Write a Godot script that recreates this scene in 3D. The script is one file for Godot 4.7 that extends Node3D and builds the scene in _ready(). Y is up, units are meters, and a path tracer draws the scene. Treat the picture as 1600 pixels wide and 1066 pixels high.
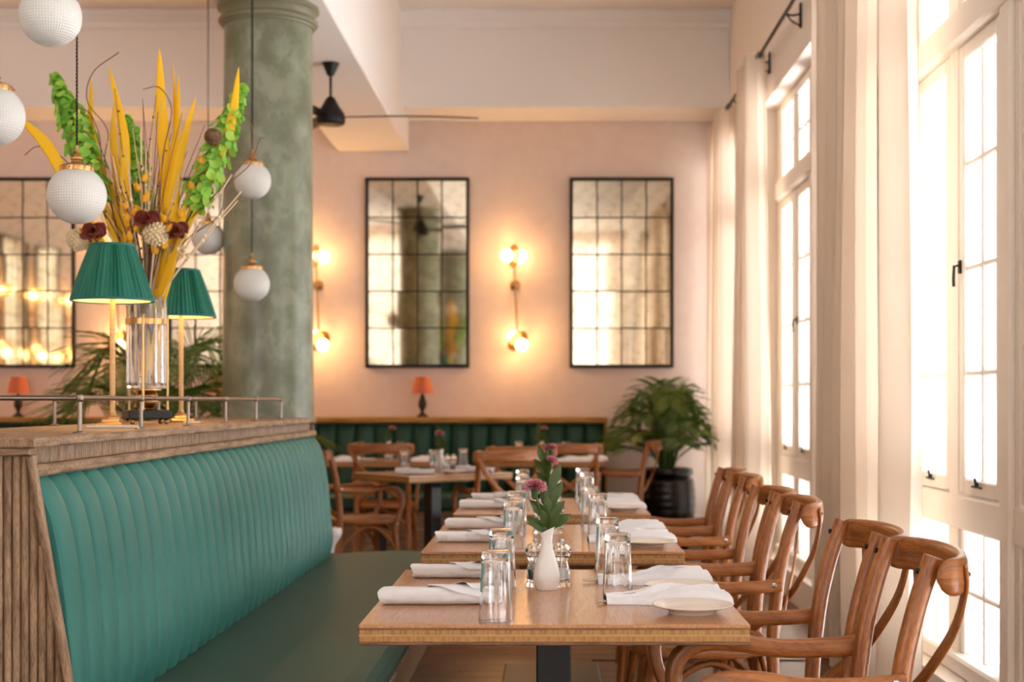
extends Node3D
# A restaurant seen along a row of tables: green banquette on the left, window wall on the right.
# World: x to the right, y up, the far wall lies towards -z; metres.

var rng := RandomNumberGenerator.new()
var M := {}
var used := {}

# ---------------------------------------------------------------- mesh builder
class MB extends RefCounted:
	var v := PackedVector3Array()
	var n := PackedVector3Array()
	var u := PackedVector2Array()
	var c := PackedColorArray()
	var ix := PackedInt32Array()
	var x := Transform3D.IDENTITY
	var col := Color.WHITE
	var uo := Vector2.ZERO

	func put(p: Vector3, nn: Vector3, uv: Vector2, cc: Color) -> void:
		v.append(x * p); n.append((x.basis * nn).normalized()); u.append(uv + uo); c.append(cc)

	# rows of points; the outside is du x dv
	func grid(P: PackedVector3Array, nu: int, nv: int, wrap: bool, U: PackedVector2Array, C := PackedColorArray()) -> void:
		var N := PackedVector3Array(); N.resize(nu * nv)
		var first := v.size()
		for j in nv - 1:
			for i in nu - 1:
				var a := j * nu + i
				var b := a + 1
				var d := a + nu
				var e := d + 1
				var n1 := (P[b] - P[a]).cross(P[e] - P[a])
				var n2 := (P[e] - P[a]).cross(P[d] - P[a])
				N[a] += n1 + n2; N[b] += n1; N[e] += n1 + n2; N[d] += n2
				ix.append(first + a); ix.append(first + e); ix.append(first + b)
				ix.append(first + a); ix.append(first + d); ix.append(first + e)
		if wrap:
			for j in nv:
				var s := N[j * nu] + N[j * nu + nu - 1]
				N[j * nu] = s; N[j * nu + nu - 1] = s
		for j in [0, nv - 1]:   # a row drawn together into a point shares one normal
			if P[j * nu].distance_squared_to(P[j * nu + nu / 2]) < 1e-12 and P[j * nu].distance_squared_to(P[j * nu + nu / 4]) < 1e-12:
				var s := Vector3.ZERO
				for i in nu: s += N[j * nu + i]
				for i in nu: N[j * nu + i] = s
		var colored := C.size() == P.size()
		for k in P.size():
			put(P[k], N[k], U[k], C[k] if colored else col)

	func tri(a: Vector3, b: Vector3, d: Vector3, hint: Vector3, ua := Vector2.ZERO, ub := Vector2.ZERO, ud := Vector2.ZERO) -> void:
		var nn := (b - a).cross(d - a)
		var k := v.size()
		if nn.dot(hint) < 0.0:
			nn = -nn
			put(a, nn, ua, col); put(b, nn, ub, col); put(d, nn, ud, col)
		else:
			put(a, nn, ua, col); put(d, nn, ud, col); put(b, nn, ub, col)
		ix.append(k); ix.append(k + 1); ix.append(k + 2)

	func quad(q: Array, hint: Vector3, uv: Array) -> void:
		var nn: Vector3 = (q[1] - q[0]).cross(q[2] - q[0])
		var k := v.size()
		var flip := nn.dot(hint) < 0.0
		if flip: nn = -nn
		for i in 4: put(q[i], nn, uv[i], col)
		for i in ([0, 1, 2, 0, 2, 3] if flip else [0, 2, 1, 0, 3, 2]): ix.append(k + i)

	# box with chamfered edges; g is the axis that the grain (texture v) follows
	func box(at: Vector3, size: Vector3, ch := 0.003, g := 1) -> void:
		var h := size / 2.0
		ch = minf(ch, minf(h.x, minf(h.y, h.z)) * 0.9)
		var uvf := func(p: Vector3, ax: int) -> Vector2:
			if ax == g: return Vector2(p[(g + 1) % 3], p[(g + 2) % 3])
			return Vector2(p[3 - ax - g], p[g])
		for a in 3:
			var b := (a + 1) % 3
			var d := (a + 2) % 3
			for s in [-1.0, 1.0]:
				var q := []
				var uv := []
				for k in [[-1, -1], [1, -1], [1, 1], [-1, 1]]:
					var p := Vector3.ZERO
					p[a] = s * h[a]; p[b] = k[0] * (h[b] - ch); p[d] = k[1] * (h[d] - ch)
					q.append(at + p); uv.append(uvf.call(p, a))
				var hint := Vector3.ZERO; hint[a] = s
				quad(q, hint, uv)
			if ch <= 0.0: continue
			for sb in [-1.0, 1.0]:
				for sd in [-1.0, 1.0]:
					var q := []
					var uv := []
					for k in [[-1.0, 0], [1.0, 0], [1.0, 1], [-1.0, 1]]:
						var p := Vector3.ZERO
						p[a] = k[0] * (h[a] - ch)
						p[b] = sb * (h[b] - (ch if k[1] else 0.0)); p[d] = sd * (h[d] - (0.0 if k[1] else ch))
						q.append(at + p); uv.append(uvf.call(p, b if b != g else d))
					var hint := Vector3.ZERO; hint[b] = sb; hint[d] = sd
					quad(q, hint, uv)
		if ch > 0.0:
			for sx in [-1.0, 1.0]:
				for sy in [-1.0, 1.0]:
					for sz in [-1.0, 1.0]:
						var s := Vector3(sx, sy, sz)
						var p := s * h
						tri(at + p - s * Vector3(0, ch, ch), at + p - s * Vector3(ch, 0, ch), at + p - s * Vector3(ch, ch, 0), s)

	# profile of (radius, height); right-hand side going up is outside; creases split the smoothing
	func lathe(prof: Array, seg := 32, wob: Variant = null, crease := 40.0) -> void:
		var run := [prof[0]]
		var runs := []
		for i in range(1, prof.size()):
			run.append(prof[i])
			if i == prof.size() - 1: break
			var d0: Vector2 = prof[i] - prof[i - 1]
			var d1: Vector2 = prof[i + 1] - prof[i]
			if absf(d0.angle_to(d1)) > deg_to_rad(crease):
				runs.append(run); run = [prof[i]]
		runs.append(run)
		var len := 0.0
		for r in runs:
			var P := PackedVector3Array()
			var U := PackedVector2Array()
			for j in r.size():
				if j: len += (r[j] - r[j - 1]).length()
				for i in seg + 1:
					var th := TAU * (i % seg) / seg
					var rad: float = r[j].x
					if wob != null: rad *= wob.call(th, r[j].y)
					P.append(Vector3(rad * cos(th), r[j].y, -rad * sin(th)))
					U.append(Vector2(TAU * i / seg * 0.05, len))
			grid(P, seg + 1, r.size(), true, U)

	# closed section (ccw) swept along a path; scales: one Vector2 per path point
	func sweep(path: Array, sec: PackedVector2Array, scales := [], up := Vector3.ZERO, caps := true, twist := 0.0) -> void:
		var m := sec.size()
		var P := PackedVector3Array()
		var U := PackedVector2Array()
		var side := Vector3.ZERO
		var len := 0.0
		var ends := []
		for j in path.size():
			var t: Vector3 = (path[mini(j + 1, path.size() - 1)] - path[maxi(j - 1, 0)]).normalized()
			if j: len += (path[j] - path[j - 1]).length()
			if up != Vector3.ZERO: side = up.cross(t)
			elif j == 0: side = t.cross(Vector3(0.31, 0.17, 0.93)) if absf(t.z) < 0.9 else t.cross(Vector3.UP)
			side = (side - t * side.dot(t)).normalized()
			var nr := t.cross(side)
			var s: Vector2 = scales[j] if scales.size() else Vector2.ONE
			var ring := []
			var around := 0.0
			for i in m + 1:
				var q := sec[i % m] * s
				if twist != 0.0: q = q.rotated(twist * len)
				if i: around += (sec[i % m] - sec[i - 1]).length()
				var p: Vector3 = path[j] + side * q.x + nr * q.y
				P.append(p); U.append(Vector2(around, len))
				ring.append(p)
			if j == 0: ends.append([ring, path[j], -t])
			if j == path.size() - 1: ends.append([ring, path[j], t])
		grid(P, m + 1, path.size(), true, U)
		if caps:
			for e in ends:
				for i in m:
					tri(e[1], e[0][i], e[0][i + 1], e[2])

	# a flat polygon (ccw seen along +z) pulled out along z
	func extrude(poly: PackedVector2Array, z0: float, z1: float) -> void:
		var t := Geometry2D.triangulate_polygon(poly)
		for k in range(0, t.size(), 3):
			for z in [z0, z1]:
				var q := []
				for i in 3: q.append(Vector3(poly[t[k + i]].x, poly[t[k + i]].y, z))
				tri(q[0], q[1], q[2], Vector3(0, 0, 1 if z == maxf(z0, z1) else -1), poly[t[k]], poly[t[k + 1]], poly[t[k + 2]])
		var mid := Vector2.ZERO
		for p in poly: mid += p / poly.size()
		var cw := Geometry2D.is_polygon_clockwise(poly)
		for i in poly.size():
			var a := poly[i]
			var b := poly[(i + 1) % poly.size()]
			var out := Vector2(b.y - a.y, a.x - b.x) * (-1.0 if cw else 1.0)
			quad([Vector3(a.x, a.y, z0), Vector3(b.x, b.y, z0), Vector3(b.x, b.y, z1), Vector3(a.x, a.y, z1)], Vector3(out.x, out.y, 0), [Vector2(z0, a.y), Vector2(z0, b.y), Vector2(z1, b.y), Vector2(z1, a.y)])

	func ball(at: Vector3, r: float, seg := 16, squash := 1.0) -> void:
		var rows := maxi(seg / 2, 4)
		var P := PackedVector3Array()
		var U := PackedVector2Array()
		for j in rows + 1:
			var ph := -PI / 2 + PI * j / rows
			for i in seg + 1:
				var th := TAU * (i % seg) / seg
				P.append(at + r * Vector3(cos(ph) * cos(th), squash * sin(ph), -cos(ph) * sin(th)))
				U.append(Vector2(float(i) / seg, float(j) / rows))
		grid(P, seg + 1, rows + 1, true, U)

	func mesh() -> ArrayMesh:
		var a := []
		a.resize(Mesh.ARRAY_MAX)
		a[Mesh.ARRAY_VERTEX] = v; a[Mesh.ARRAY_NORMAL] = n; a[Mesh.ARRAY_TEX_UV] = u; a[Mesh.ARRAY_COLOR] = c; a[Mesh.ARRAY_INDEX] = ix
		var m := ArrayMesh.new()
		m.add_surface_from_arrays(Mesh.PRIMITIVE_TRIANGLES, a)
		return m

func mb() -> MB: return MB.new()

func circle(r: float, m := 12) -> PackedVector2Array:
	var p := PackedVector2Array()
	for i in m: p.append(Vector2(cos(TAU * i / m), sin(TAU * i / m)) * r)
	return p

func oval(w: float, h: float, m := 16, e := 3.0) -> PackedVector2Array:   # superellipse section
	var p := PackedVector2Array()
	for i in m:
		var a := TAU * i / m
		p.append(Vector2(signf(cos(a)) * pow(absf(cos(a)), 2.0 / e) * w / 2, signf(sin(a)) * pow(absf(sin(a)), 2.0 / e) * h / 2))
	return p

func curve(pts: Array, n := 16) -> Array:   # Catmull-Rom through the points
	var out := []
	var m := pts.size()
	for k in n + 1:
		var f := float(k) / n * (m - 1)
		var i := mini(int(f), m - 2)
		var t := f - i
		var a = pts[maxi(i - 1, 0)] if i > 0 else pts[0] * 2 - pts[1]
		var d = pts[i + 2] if i + 2 < m else pts[m - 1] * 2 - pts[m - 2]
		var b = pts[i]
		var c = pts[i + 1]
		out.append(0.5 * (2 * b + (c - a) * t + (2 * a - 5 * b + 4 * c - d) * t * t + (3 * b - a - 3 * c + d) * t * t * t))
	return out

# ---------------------------------------------------------------- objects
func numbered(called: String) -> String:
	used[called] = used.get(called, -1) + 1
	return called if used[called] == 0 else "%s_%03d" % [called, used[called]]

func obj(called: String, mesh: Variant, m: Material, parent: Node3D = self, at := Vector3.ZERO) -> MeshInstance3D:
	var o := MeshInstance3D.new()
	o.mesh = mesh.mesh() if mesh is MB else mesh
	o.material_override = m
	o.position = at
	o.name = numbered(called) if parent == self else called
	parent.add_child(o, true)
	return o

func tag(o: Node3D, label: String, category: String, group := "") -> Node3D:
	o.set_meta("label", label); o.set_meta("category", category)
	if group: o.set_meta("group", group)
	return o

func thing(called: String, label: String, category: String, at := Vector3.ZERO, turn := 0.0, group := "") -> Node3D:
	var o := Node3D.new()
	o.name = numbered(called)
	add_child(o)
	o.position = at; o.rotation.y = turn
	return tag(o, label, category, group)

func struct(o: Node3D) -> Node3D:
	o.set_meta("kind", "structure")
	return o

func dup(src: Node3D, called: String, label: String, at: Vector3, turn := 0.0, group := "") -> Node3D:
	var r: Node3D = src.duplicate()
	r.name = numbered(called)
	add_child(r)
	r.position = at; r.rotation = Vector3(0, turn, 0)
	if label: r.set_meta("label", label)
	if group: r.set_meta("group", group)
	return r

# ---------------------------------------------------------------- materials
func flat(col: Color, rough := 0.6, metal := 0.0) -> StandardMaterial3D:
	var m := StandardMaterial3D.new()
	m.albedo_color = col; m.roughness = rough; m.metallic = metal
	return m

func ramp(stops: Array) -> Gradient:
	var g := Gradient.new()
	var o := PackedFloat32Array()
	var cs := PackedColorArray()
	for s in stops: o.append(s[0]); cs.append(s[1])
	g.offsets = o; g.colors = cs
	return g

func noise_tex(seed_: int, freq: float, stops: Array, octaves := 4, warp := 0.0, size := 512) -> NoiseTexture2D:
	var f := FastNoiseLite.new()
	f.seed = seed_; f.frequency = freq; f.noise_type = FastNoiseLite.TYPE_SIMPLEX_SMOOTH
	f.fractal_octaves = octaves
	if warp > 0.0:
		f.domain_warp_enabled = true; f.domain_warp_amplitude = warp; f.domain_warp_frequency = freq * 0.7
	var t := NoiseTexture2D.new()
	t.width = size; t.height = size; t.seamless = true; t.noise = f
	t.color_ramp = ramp(stops)
	return t

# wood: noise drawn out along v, with fine pores over it
func wood(seed_: int, dark: Color, light: Color, across: float, along: float, rough: float, rings := 0, coat := 0.0, pores := 0.8) -> StandardMaterial3D:
	var stops := []
	if rings == 0:
		stops = [[0.2, dark], [0.45, dark.lerp(light, 0.55)], [0.75, light]]
	else:
		for i in rings * 2 + 1:
			stops.append([0.12 + 0.76 * i / (rings * 2), light.lerp(dark, (0.75 if i % 2 else 0.1) + 0.15 * sin(i * 2.3))])
	var m := flat(Color.WHITE, rough)
	m.albedo_texture = noise_tex(seed_, 0.012, stops, 3, 18.0)
	m.uv1_scale = Vector3(across, along, 1)
	m.detail_enabled = true
	m.detail_blend_mode = BaseMaterial3D.BLEND_MODE_MUL
	m.detail_albedo = noise_tex(seed_ + 7, 0.09, [[0.25, Color(pores, pores - 0.03, pores - 0.06)], [0.5, Color.WHITE]], 3)
	if coat > 0.0:
		m.clearcoat_enabled = true; m.clearcoat = coat; m.clearcoat_roughness = 0.12
	return m

func materials() -> void:
	M.wall = flat(Color.WHITE, 0.85)
	M.wall.albedo_texture = noise_tex(3, 0.02, [[0.2, Color(0.868, 0.785, 0.735)], [0.8, Color(0.882, 0.803, 0.752)]])
	M.wall.uv1_triplanar = true; M.wall.uv1_scale = Vector3.ONE * 0.6
	M.ceiling = flat(Color(0.93, 0.905, 0.885), 0.85)
	M.cream = flat(Color(0.93, 0.885, 0.84), 0.8)
	M.frame = flat(Color(0.915, 0.875, 0.825), 0.4)
	M.chair = wood(11, Color(0.56, 0.32, 0.145), Color(0.72, 0.45, 0.225), 9.0, 0.7, 0.36, 0, 0.2)
	M.table = wood(21, Color(0.69, 0.475, 0.30), Color(0.79, 0.57, 0.385), 2.2, 0.16, 0.28, 6, 0.4, 0.93)
	M.edge = wood(31, Color(0.66, 0.46, 0.255), Color(0.75, 0.55, 0.325), 14.0, 1.2, 0.45)
	M.edge_dark = wood(35, Color(0.40, 0.27, 0.17), Color(0.55, 0.39, 0.26), 20.0, 1.5, 0.5)
	M.edge_line = flat(Color(0.80, 0.65, 0.40), 0.5)
	M.oak = wood(41, Color(0.52, 0.405, 0.30), Color(0.70, 0.575, 0.445), 6.0, 0.8, 0.5)
	M.oak_gold = wood(45, Color(0.64, 0.46, 0.17), Color(0.74, 0.56, 0.25), 6.0, 0.8, 0.45)
	M.floor = wood(51, Color(0.36, 0.21, 0.115), Color(0.52, 0.325, 0.18), 5.0, 0.7, 0.28)
	M.floor2 = wood(57, Color(0.31, 0.18, 0.10), Color(0.46, 0.28, 0.155), 5.0, 0.7, 0.28)
	M.teal = flat(Color(0.16, 0.46, 0.42), 0.5)
	M.teal.rim_enabled = true; M.teal.rim = 0.25; M.teal.rim_tint = 0.6
	M.seat = flat(Color(0.14, 0.29, 0.24), 0.58)
	M.forest = flat(Color(0.09, 0.28, 0.225), 0.5)
	M.black = flat(Color(0.045, 0.045, 0.05), 0.4)
	M.iron = flat(Color(0.07, 0.06, 0.055), 0.5, 0.3)
	M.steel = flat(Color(0.55, 0.50, 0.45), 0.32, 1.0)
	M.silver = flat(Color(0.80, 0.79, 0.78), 0.2, 1.0)
	M.brass = flat(Color(0.74, 0.58, 0.37), 0.28, 1.0)
	M.brass_pale = flat(Color(0.82, 0.68, 0.46), 0.35, 0.8)
	M.china = flat(Color(0.94, 0.925, 0.90), 0.15)
	M.plate = flat(Color(0.93, 0.885, 0.83), 0.2)
	M.linen = flat(Color(0.93, 0.925, 0.93), 0.85); M.linen.cull_mode = BaseMaterial3D.CULL_DISABLED
	M.linen.normal_enabled = true
	var nt := noise_tex(61, 0.03, [[0, Color.BLACK], [1, Color.WHITE]], 4)
	nt.as_normal_map = true; nt.bump_strength = 3.0; nt.color_ramp = null
	M.linen.normal_texture = nt; M.linen.normal_scale = 0.35
	M.linen.uv1_scale = Vector3(4, 4, 4)
	M.glass = flat(Color(1.0, 1.0, 1.0, 0.01), 0.0)
	M.glass.transparency = BaseMaterial3D.TRANSPARENCY_ALPHA
	M.glass.refraction_enabled = true; M.glass.refraction_scale = 0.05
	M.pane = flat(Color(1, 1, 1, 0.03), 0.02)
	M.pane.transparency = BaseMaterial3D.TRANSPARENCY_ALPHA
	M.mirror = flat(Color(0.93, 0.90, 0.83), 0.045, 1.0)
	M.mirror.albedo_texture = noise_tex(73, 0.02, [[0.1, Color(0.82, 0.79, 0.72)], [0.3, Color(0.96, 0.95, 0.92)], [0.6, Color(1, 0.99, 0.97)]], 5)
	M.mirror.uv1_triplanar = true; M.mirror.uv1_scale = Vector3.ONE * 0.9
	M.marble = flat(Color.WHITE, 0.32)
	var g0 := Color(0.455, 0.475, 0.385)
	var g1 := Color(0.505, 0.53, 0.445)
	M.marble.albedo_texture = noise_tex(81, 0.006, [[0.15, Color(0.41, 0.42, 0.33)], [0.36, g0], [0.47, g1], [0.488, Color(0.41, 0.415, 0.325)], [0.505, g1], [0.7, Color(0.565, 0.585, 0.50)], [0.9, g0]], 4, 70.0, 1024)
	M.marble.uv1_triplanar = true; M.marble.uv1_scale = Vector3(0.9, 0.55, 0.9)
	M.capital = flat(Color(0.46, 0.45, 0.35), 0.5)
	M.opal = flat(Color(0.90, 0.90, 0.88), 0.25)
	M.opal.backlight_enabled = true; M.opal.backlight = Color(0.6, 0.6, 0.58)
	M.glow = flat(Color(1.0, 0.93, 0.8), 0.3)
	M.glow.emission_enabled = true; M.glow.emission = Color(1.0, 0.84, 0.58); M.glow.emission_energy_multiplier = 3.5
	M.shade = flat(Color(0.0, 0.41, 0.36), 0.55)
	M.shade.backlight_enabled = true; M.shade.backlight = Color(0.05, 0.15, 0.105)
	M.shade.cull_mode = BaseMaterial3D.CULL_DISABLED
	M.lining = flat(Color(0.93, 0.84, 0.68), 0.8)
	M.lining.backlight_enabled = true; M.lining.backlight = Color(0.9, 0.8, 0.6)
	M.orange = flat(Color(0.80, 0.43, 0.29), 0.75)
	M.cord = flat(Color(0.07, 0.065, 0.06), 0.7)
	M.cane = flat(Color(0.84, 0.68, 0.46), 0.5)
	M.curtain = flat(Color(0.945, 0.88, 0.805, 0.91), 0.9)
	M.curtain.transparency = BaseMaterial3D.TRANSPARENCY_ALPHA
	M.curtain.cull_mode = BaseMaterial3D.CULL_DISABLED
	M.curtain.backlight_enabled = true; M.curtain.backlight = Color(0.62, 0.585, 0.54)
	M.sheer = M.curtain.duplicate()
	M.sheer.albedo_color = Color(0.95, 0.93, 0.89, 0.74)
	M.tint = flat(Color.WHITE, 0.7)          # takes its base colour from vertex colours
	M.tint.vertex_color_use_as_albedo = true
	M.tint.cull_mode = BaseMaterial3D.CULL_DISABLED
	M.tint.backlight_enabled = true; M.tint.backlight = Color(0.35, 0.16, 0.2)
	M.pot = flat(Color(0.03, 0.032, 0.04), 0.22)
	M.soil = flat(Color(0.10, 0.07, 0.05), 0.95)
	M.pepper = flat(Color(0.07, 0.055, 0.045), 0.9)
	M.salt = flat(Color(0.93, 0.93, 0.92), 0.8)
	M.leaf = leafmat(Color(0.24, 0.32, 0.12), 0.5)
	M.palm = leafmat(Color(0.27, 0.39, 0.13), 0.5)
	M.palm2 = leafmat(Color(0.42, 0.50, 0.20), 0.5)
	M.lime = [leafmat(Color(0.55, 0.76, 0.28), 0.6), leafmat(Color(0.47, 0.69, 0.25), 0.6), leafmat(Color(0.64, 0.79, 0.32), 0.6)]
	M.yellow = leafmat(Color(1.0, 0.82, 0.10), 0.6)
	M.bud = leafmat(Color(0.96, 0.73, 0.20), 0.7)
	M.twig = flat(Color(0.46, 0.34, 0.24), 0.8)
	M.straw = flat(Color(0.87, 0.77, 0.63), 0.8)
	M.ivory = flat(Color(0.90, 0.82, 0.66), 0.8)
	M.maroon = leafmat(Color(0.46, 0.20, 0.15), 0.6)
	M.stem = flat(Color(0.24, 0.36, 0.14), 0.6)

func leafmat(col: Color, rough: float) -> StandardMaterial3D:
	var m := flat(col, rough)
	m.cull_mode = BaseMaterial3D.CULL_DISABLED
	m.backlight_enabled = true; m.backlight = (col * 0.75).clamp()
	return m

# ---------------------------------------------------------------- order of building
func _ready() -> void:
	rng.seed = 5
	var cam := Camera3D.new()
	cam.name = "camera"
	cam.position = Vector3(0, 1.206, 0)
	cam.near = 0.1; cam.far = 100.0
	# 50 mm lens with rise and shift: verticals stay vertical
	var at := CameraAttributesPhysical.new()
	at.exposure_aperture = 4.0; at.frustum_focus_distance = 3.45; at.frustum_focal_length = 50.0
	at.frustum_near = 0.1; at.frustum_far = 100.0
	cam.attributes = at
	cam.set_frustum(0.1 * 1066.0 / 2222.0, Vector2(-58.0, 94.0) / 2222.0 * 0.1, 0.1, 100.0)
	add_child(cam)
	cam.current = true
	var we := WorldEnvironment.new()
	we.name = "environment"
	var e := Environment.new()
	e.background_mode = Environment.BG_SKY
	var sm := ProceduralSkyMaterial.new()
	sm.sky_top_color = Color(0.93, 0.955, 1.0); sm.sky_horizon_color = Color(0.985, 0.99, 1.0)
	sm.ground_horizon_color = Color(0.985, 0.985, 0.99); sm.ground_bottom_color = Color(0.93, 0.925, 0.925)
	sm.sky_energy_multiplier = 0.72; sm.ground_energy_multiplier = 1.25     # a pale sunlit terrace outside
	e.sky = Sky.new(); e.sky.sky_material = sm
	e.background_energy_multiplier = 3.0
	e.tonemap_mode = Environment.TONE_MAPPER_LINEAR
	e.tonemap_exposure = 3.1
	e.sdfgi_enabled = true; e.ssao_enabled = true; e.ssil_enabled = true
	we.environment = e
	add_child(we)
	materials()
	room()
	windows()
	column_and_beams()
	divider()
	far_banquette()
	mirrors()
	tables_and_chairs()
	table_settings()
	curtains()
	sconces()
	pendants()
	lamps()
	fan()
	palms()
	bouquet()

# ---------------------------------------------------------------- the room
const W := 12.0        # far wall
const XR := 1.45       # inner face of the window wall
const XL := -6.5
const ZN := 4.5        # wall behind the camera
const CEIL := 4.33
# window openings on the right: [near, far] distance from the lens, the far one is half as wide
const OPEN := [[3.41, 6.20], [6.96, 9.75], [-0.14, 2.65], [-3.93, -1.14], [10.51, 11.96]]

func room() -> void:
	var f := mb()
	f.box(Vector3((XL + XR) / 2, -0.15, (ZN - W) / 2), Vector3(XR - XL + 0.8, 0.29, W + ZN + 0.8), 0.0, 0)
	var fl := struct(obj("floor", f, M.floor2))
	var kinds := []
	for k in 4:
		var b := mb()
		b.uo = Vector2(k * 0.37, k * 0.21)
		b.box(Vector3.ZERO, Vector3(1.396, 0.006, 0.138), 0.0015, 0)
		kinds.append(b.mesh())
	for r in 34:
		for k in 4:
			var xx := -1.9 + k * 1.4 + (r * 5 % 7) * 0.2
			if xx + 0.7 > XR: continue
			obj("plank", kinds[(r * 3 + k) % 4], M.floor if (r * 7 + k * 3) % 5 < 3 else M.floor2, fl, Vector3(xx, -0.0025, -4.6 - r * 0.14))
	var c := mb()
	c.box(Vector3((XL + XR) / 2, CEIL + 0.15, (ZN - W) / 2), Vector3(XR - XL + 0.8, 0.3, W + ZN + 0.8), 0.0)
	struct(obj("ceiling", c, M.ceiling))
	var w := mb()
	w.box(Vector3((XL + XR) / 2, CEIL / 2, -W - 0.15), Vector3(XR - XL + 0.8, CEIL, 0.3), 0.0)
	struct(obj("wall_back", w, M.wall))
	w = mb()
	w.box(Vector3(XL - 0.15, CEIL / 2, (ZN - W) / 2), Vector3(0.3, CEIL, W + ZN), 0.0)
	struct(obj("wall_left", w, M.wall))
	# window wall: piers between the openings, a header over them, a low sill wall under them
	w = mb()
	var spans := []
	for o in OPEN: spans.append(o)
	spans.sort_custom(func(a, b): return a[0] < b[0])
	var from := -ZN
	for o in spans:
		w.box(Vector3(XR + 0.15, 1.6, -(from + o[0]) / 2), Vector3(0.3, 3.2, o[0] - from), 0.0)
		w.box(Vector3(XR + 0.15, 0.09, -(o[0] + o[1]) / 2), Vector3(0.3, 0.18, o[1] - o[0]), 0.0)
		from = o[1]
	w.box(Vector3(XR + 0.15, 1.6, -(from + W) / 2), Vector3(0.3, 3.2, W - from), 0.0)
	w.box(Vector3(XR + 0.15, (3.2 + CEIL) / 2, (ZN - W) / 2), Vector3(0.3, CEIL - 3.2, W + ZN), 0.0)
	struct(obj("wall_right", w, M.cream))
	# wall behind the camera with two wide openings
	w = mb()
	w.box(Vector3((XL + XR) / 2, (4.1 + CEIL) / 2, ZN + 0.15), Vector3(XR - XL + 0.6, CEIL - 4.1, 0.3), 0.0)
	w.box(Vector3((XL + XR) / 2, 0.1, ZN + 0.15), Vector3(XR - XL + 0.6, 0.2, 0.3), 0.0)
	for p in [[XL - 0.3, -6.2], [-2.60, -2.30], [1.30, XR + 0.3]]:
		w.box(Vector3((p[0] + p[1]) / 2, 2.15, ZN + 0.15), Vector3(p[1] - p[0], 3.9, 0.3), 0.0)
	struct(obj("wall_front", w, M.wall))
	# skirting on the far wall and mouldings under the ceiling
	var s := mb()
	s.box(Vector3((XL + XR) / 2, 0.11, -W + 0.012), Vector3(XR - XL, 0.22, 0.024), 0.006)
	s.box(Vector3((XL + XR) / 2, 0.235, -W + 0.009), Vector3(XR - XL, 0.03, 0.018), 0.006)
	struct(obj("baseboard_back", s, M.frame))
	s = mb()
	var prof := PackedVector2Array([Vector2(0, 0), Vector2(0.10, 0), Vector2(0.10, -0.02), Vector2(0.07, -0.05), Vector2(0.03, -0.09), Vector2(0.025, -0.13), Vector2(0, -0.13)])
	s.x = Transform3D(Basis(Vector3(0, 0, 1), Vector3(0, 1, 0), Vector3(-1, 0, 0)), Vector3(0, CEIL, -W + 0.57))
	s.extrude(prof, -XR, -XL)
	struct(obj("trim_1", s, M.ceiling))

func column_and_beams() -> void:
	var b := mb()
	b.box(Vector3((XL + XR) / 2, (3.566 + CEIL) / 2, -W + 0.285), Vector3(XR - XL, CEIL - 3.566, 0.57), 0.008)
	struct(obj("trim_2", b, M.ceiling))
	b = mb()
	b.box(Vector3(-1.48, (3.31 + CEIL) / 2, (ZN - W) / 2), Vector3(0.60, CEIL - 3.31, W + ZN - 0.02), 0.008)
	struct(obj("trim_3", b, M.ceiling))
	var first: Node3D
	for d in [7.6, 1.7, -3.9]:
		if first:
			dup(first, "column", "round green marbled column beside the camera, out of the picture", Vector3(-1.5, 0, -d))
			continue
		first = thing("column", "round sage green marbled column standing beyond the green banquette", "column", Vector3(-1.5, 0, -d))
		var s := mb()
		s.lathe([Vector2(0.245, 0.30), Vector2(0.240, 1.2), Vector2(0.236, 2.2), Vector2(0.232, 3.20)], 64)
		obj("shaft", s, M.marble, first)
		s = mb()
		s.lathe([Vector2(0.0, 0.0), Vector2(0.33, 0.0), Vector2(0.33, 0.12), Vector2(0.31, 0.14), Vector2(0.325, 0.17), Vector2(0.31, 0.2), Vector2(0.27, 0.22), Vector2(0.25, 0.30), Vector2(0.0, 0.30)], 64)
		obj("base", s, M.marble, first)
		s = mb()
		var ring := [Vector2(0.225, 3.19), Vector2(0.243, 3.195), Vector2(0.248, 3.205)]
		for k in 9:
			var a := -PI / 2 + PI * k / 8
			ring.append(Vector2(0.243 + 0.020 * cos(a), 3.224 + 0.018 * sin(a)))
		ring.append_array([Vector2(0.235, 3.246), Vector2(0.235, 3.262), Vector2(0.25, 3.28), Vector2(0.268, 3.288), Vector2(0.268, 3.31), Vector2(0.0, 3.31)])
		s.lathe(ring, 64)
		obj("capital", s, M.capital, first)

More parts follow.
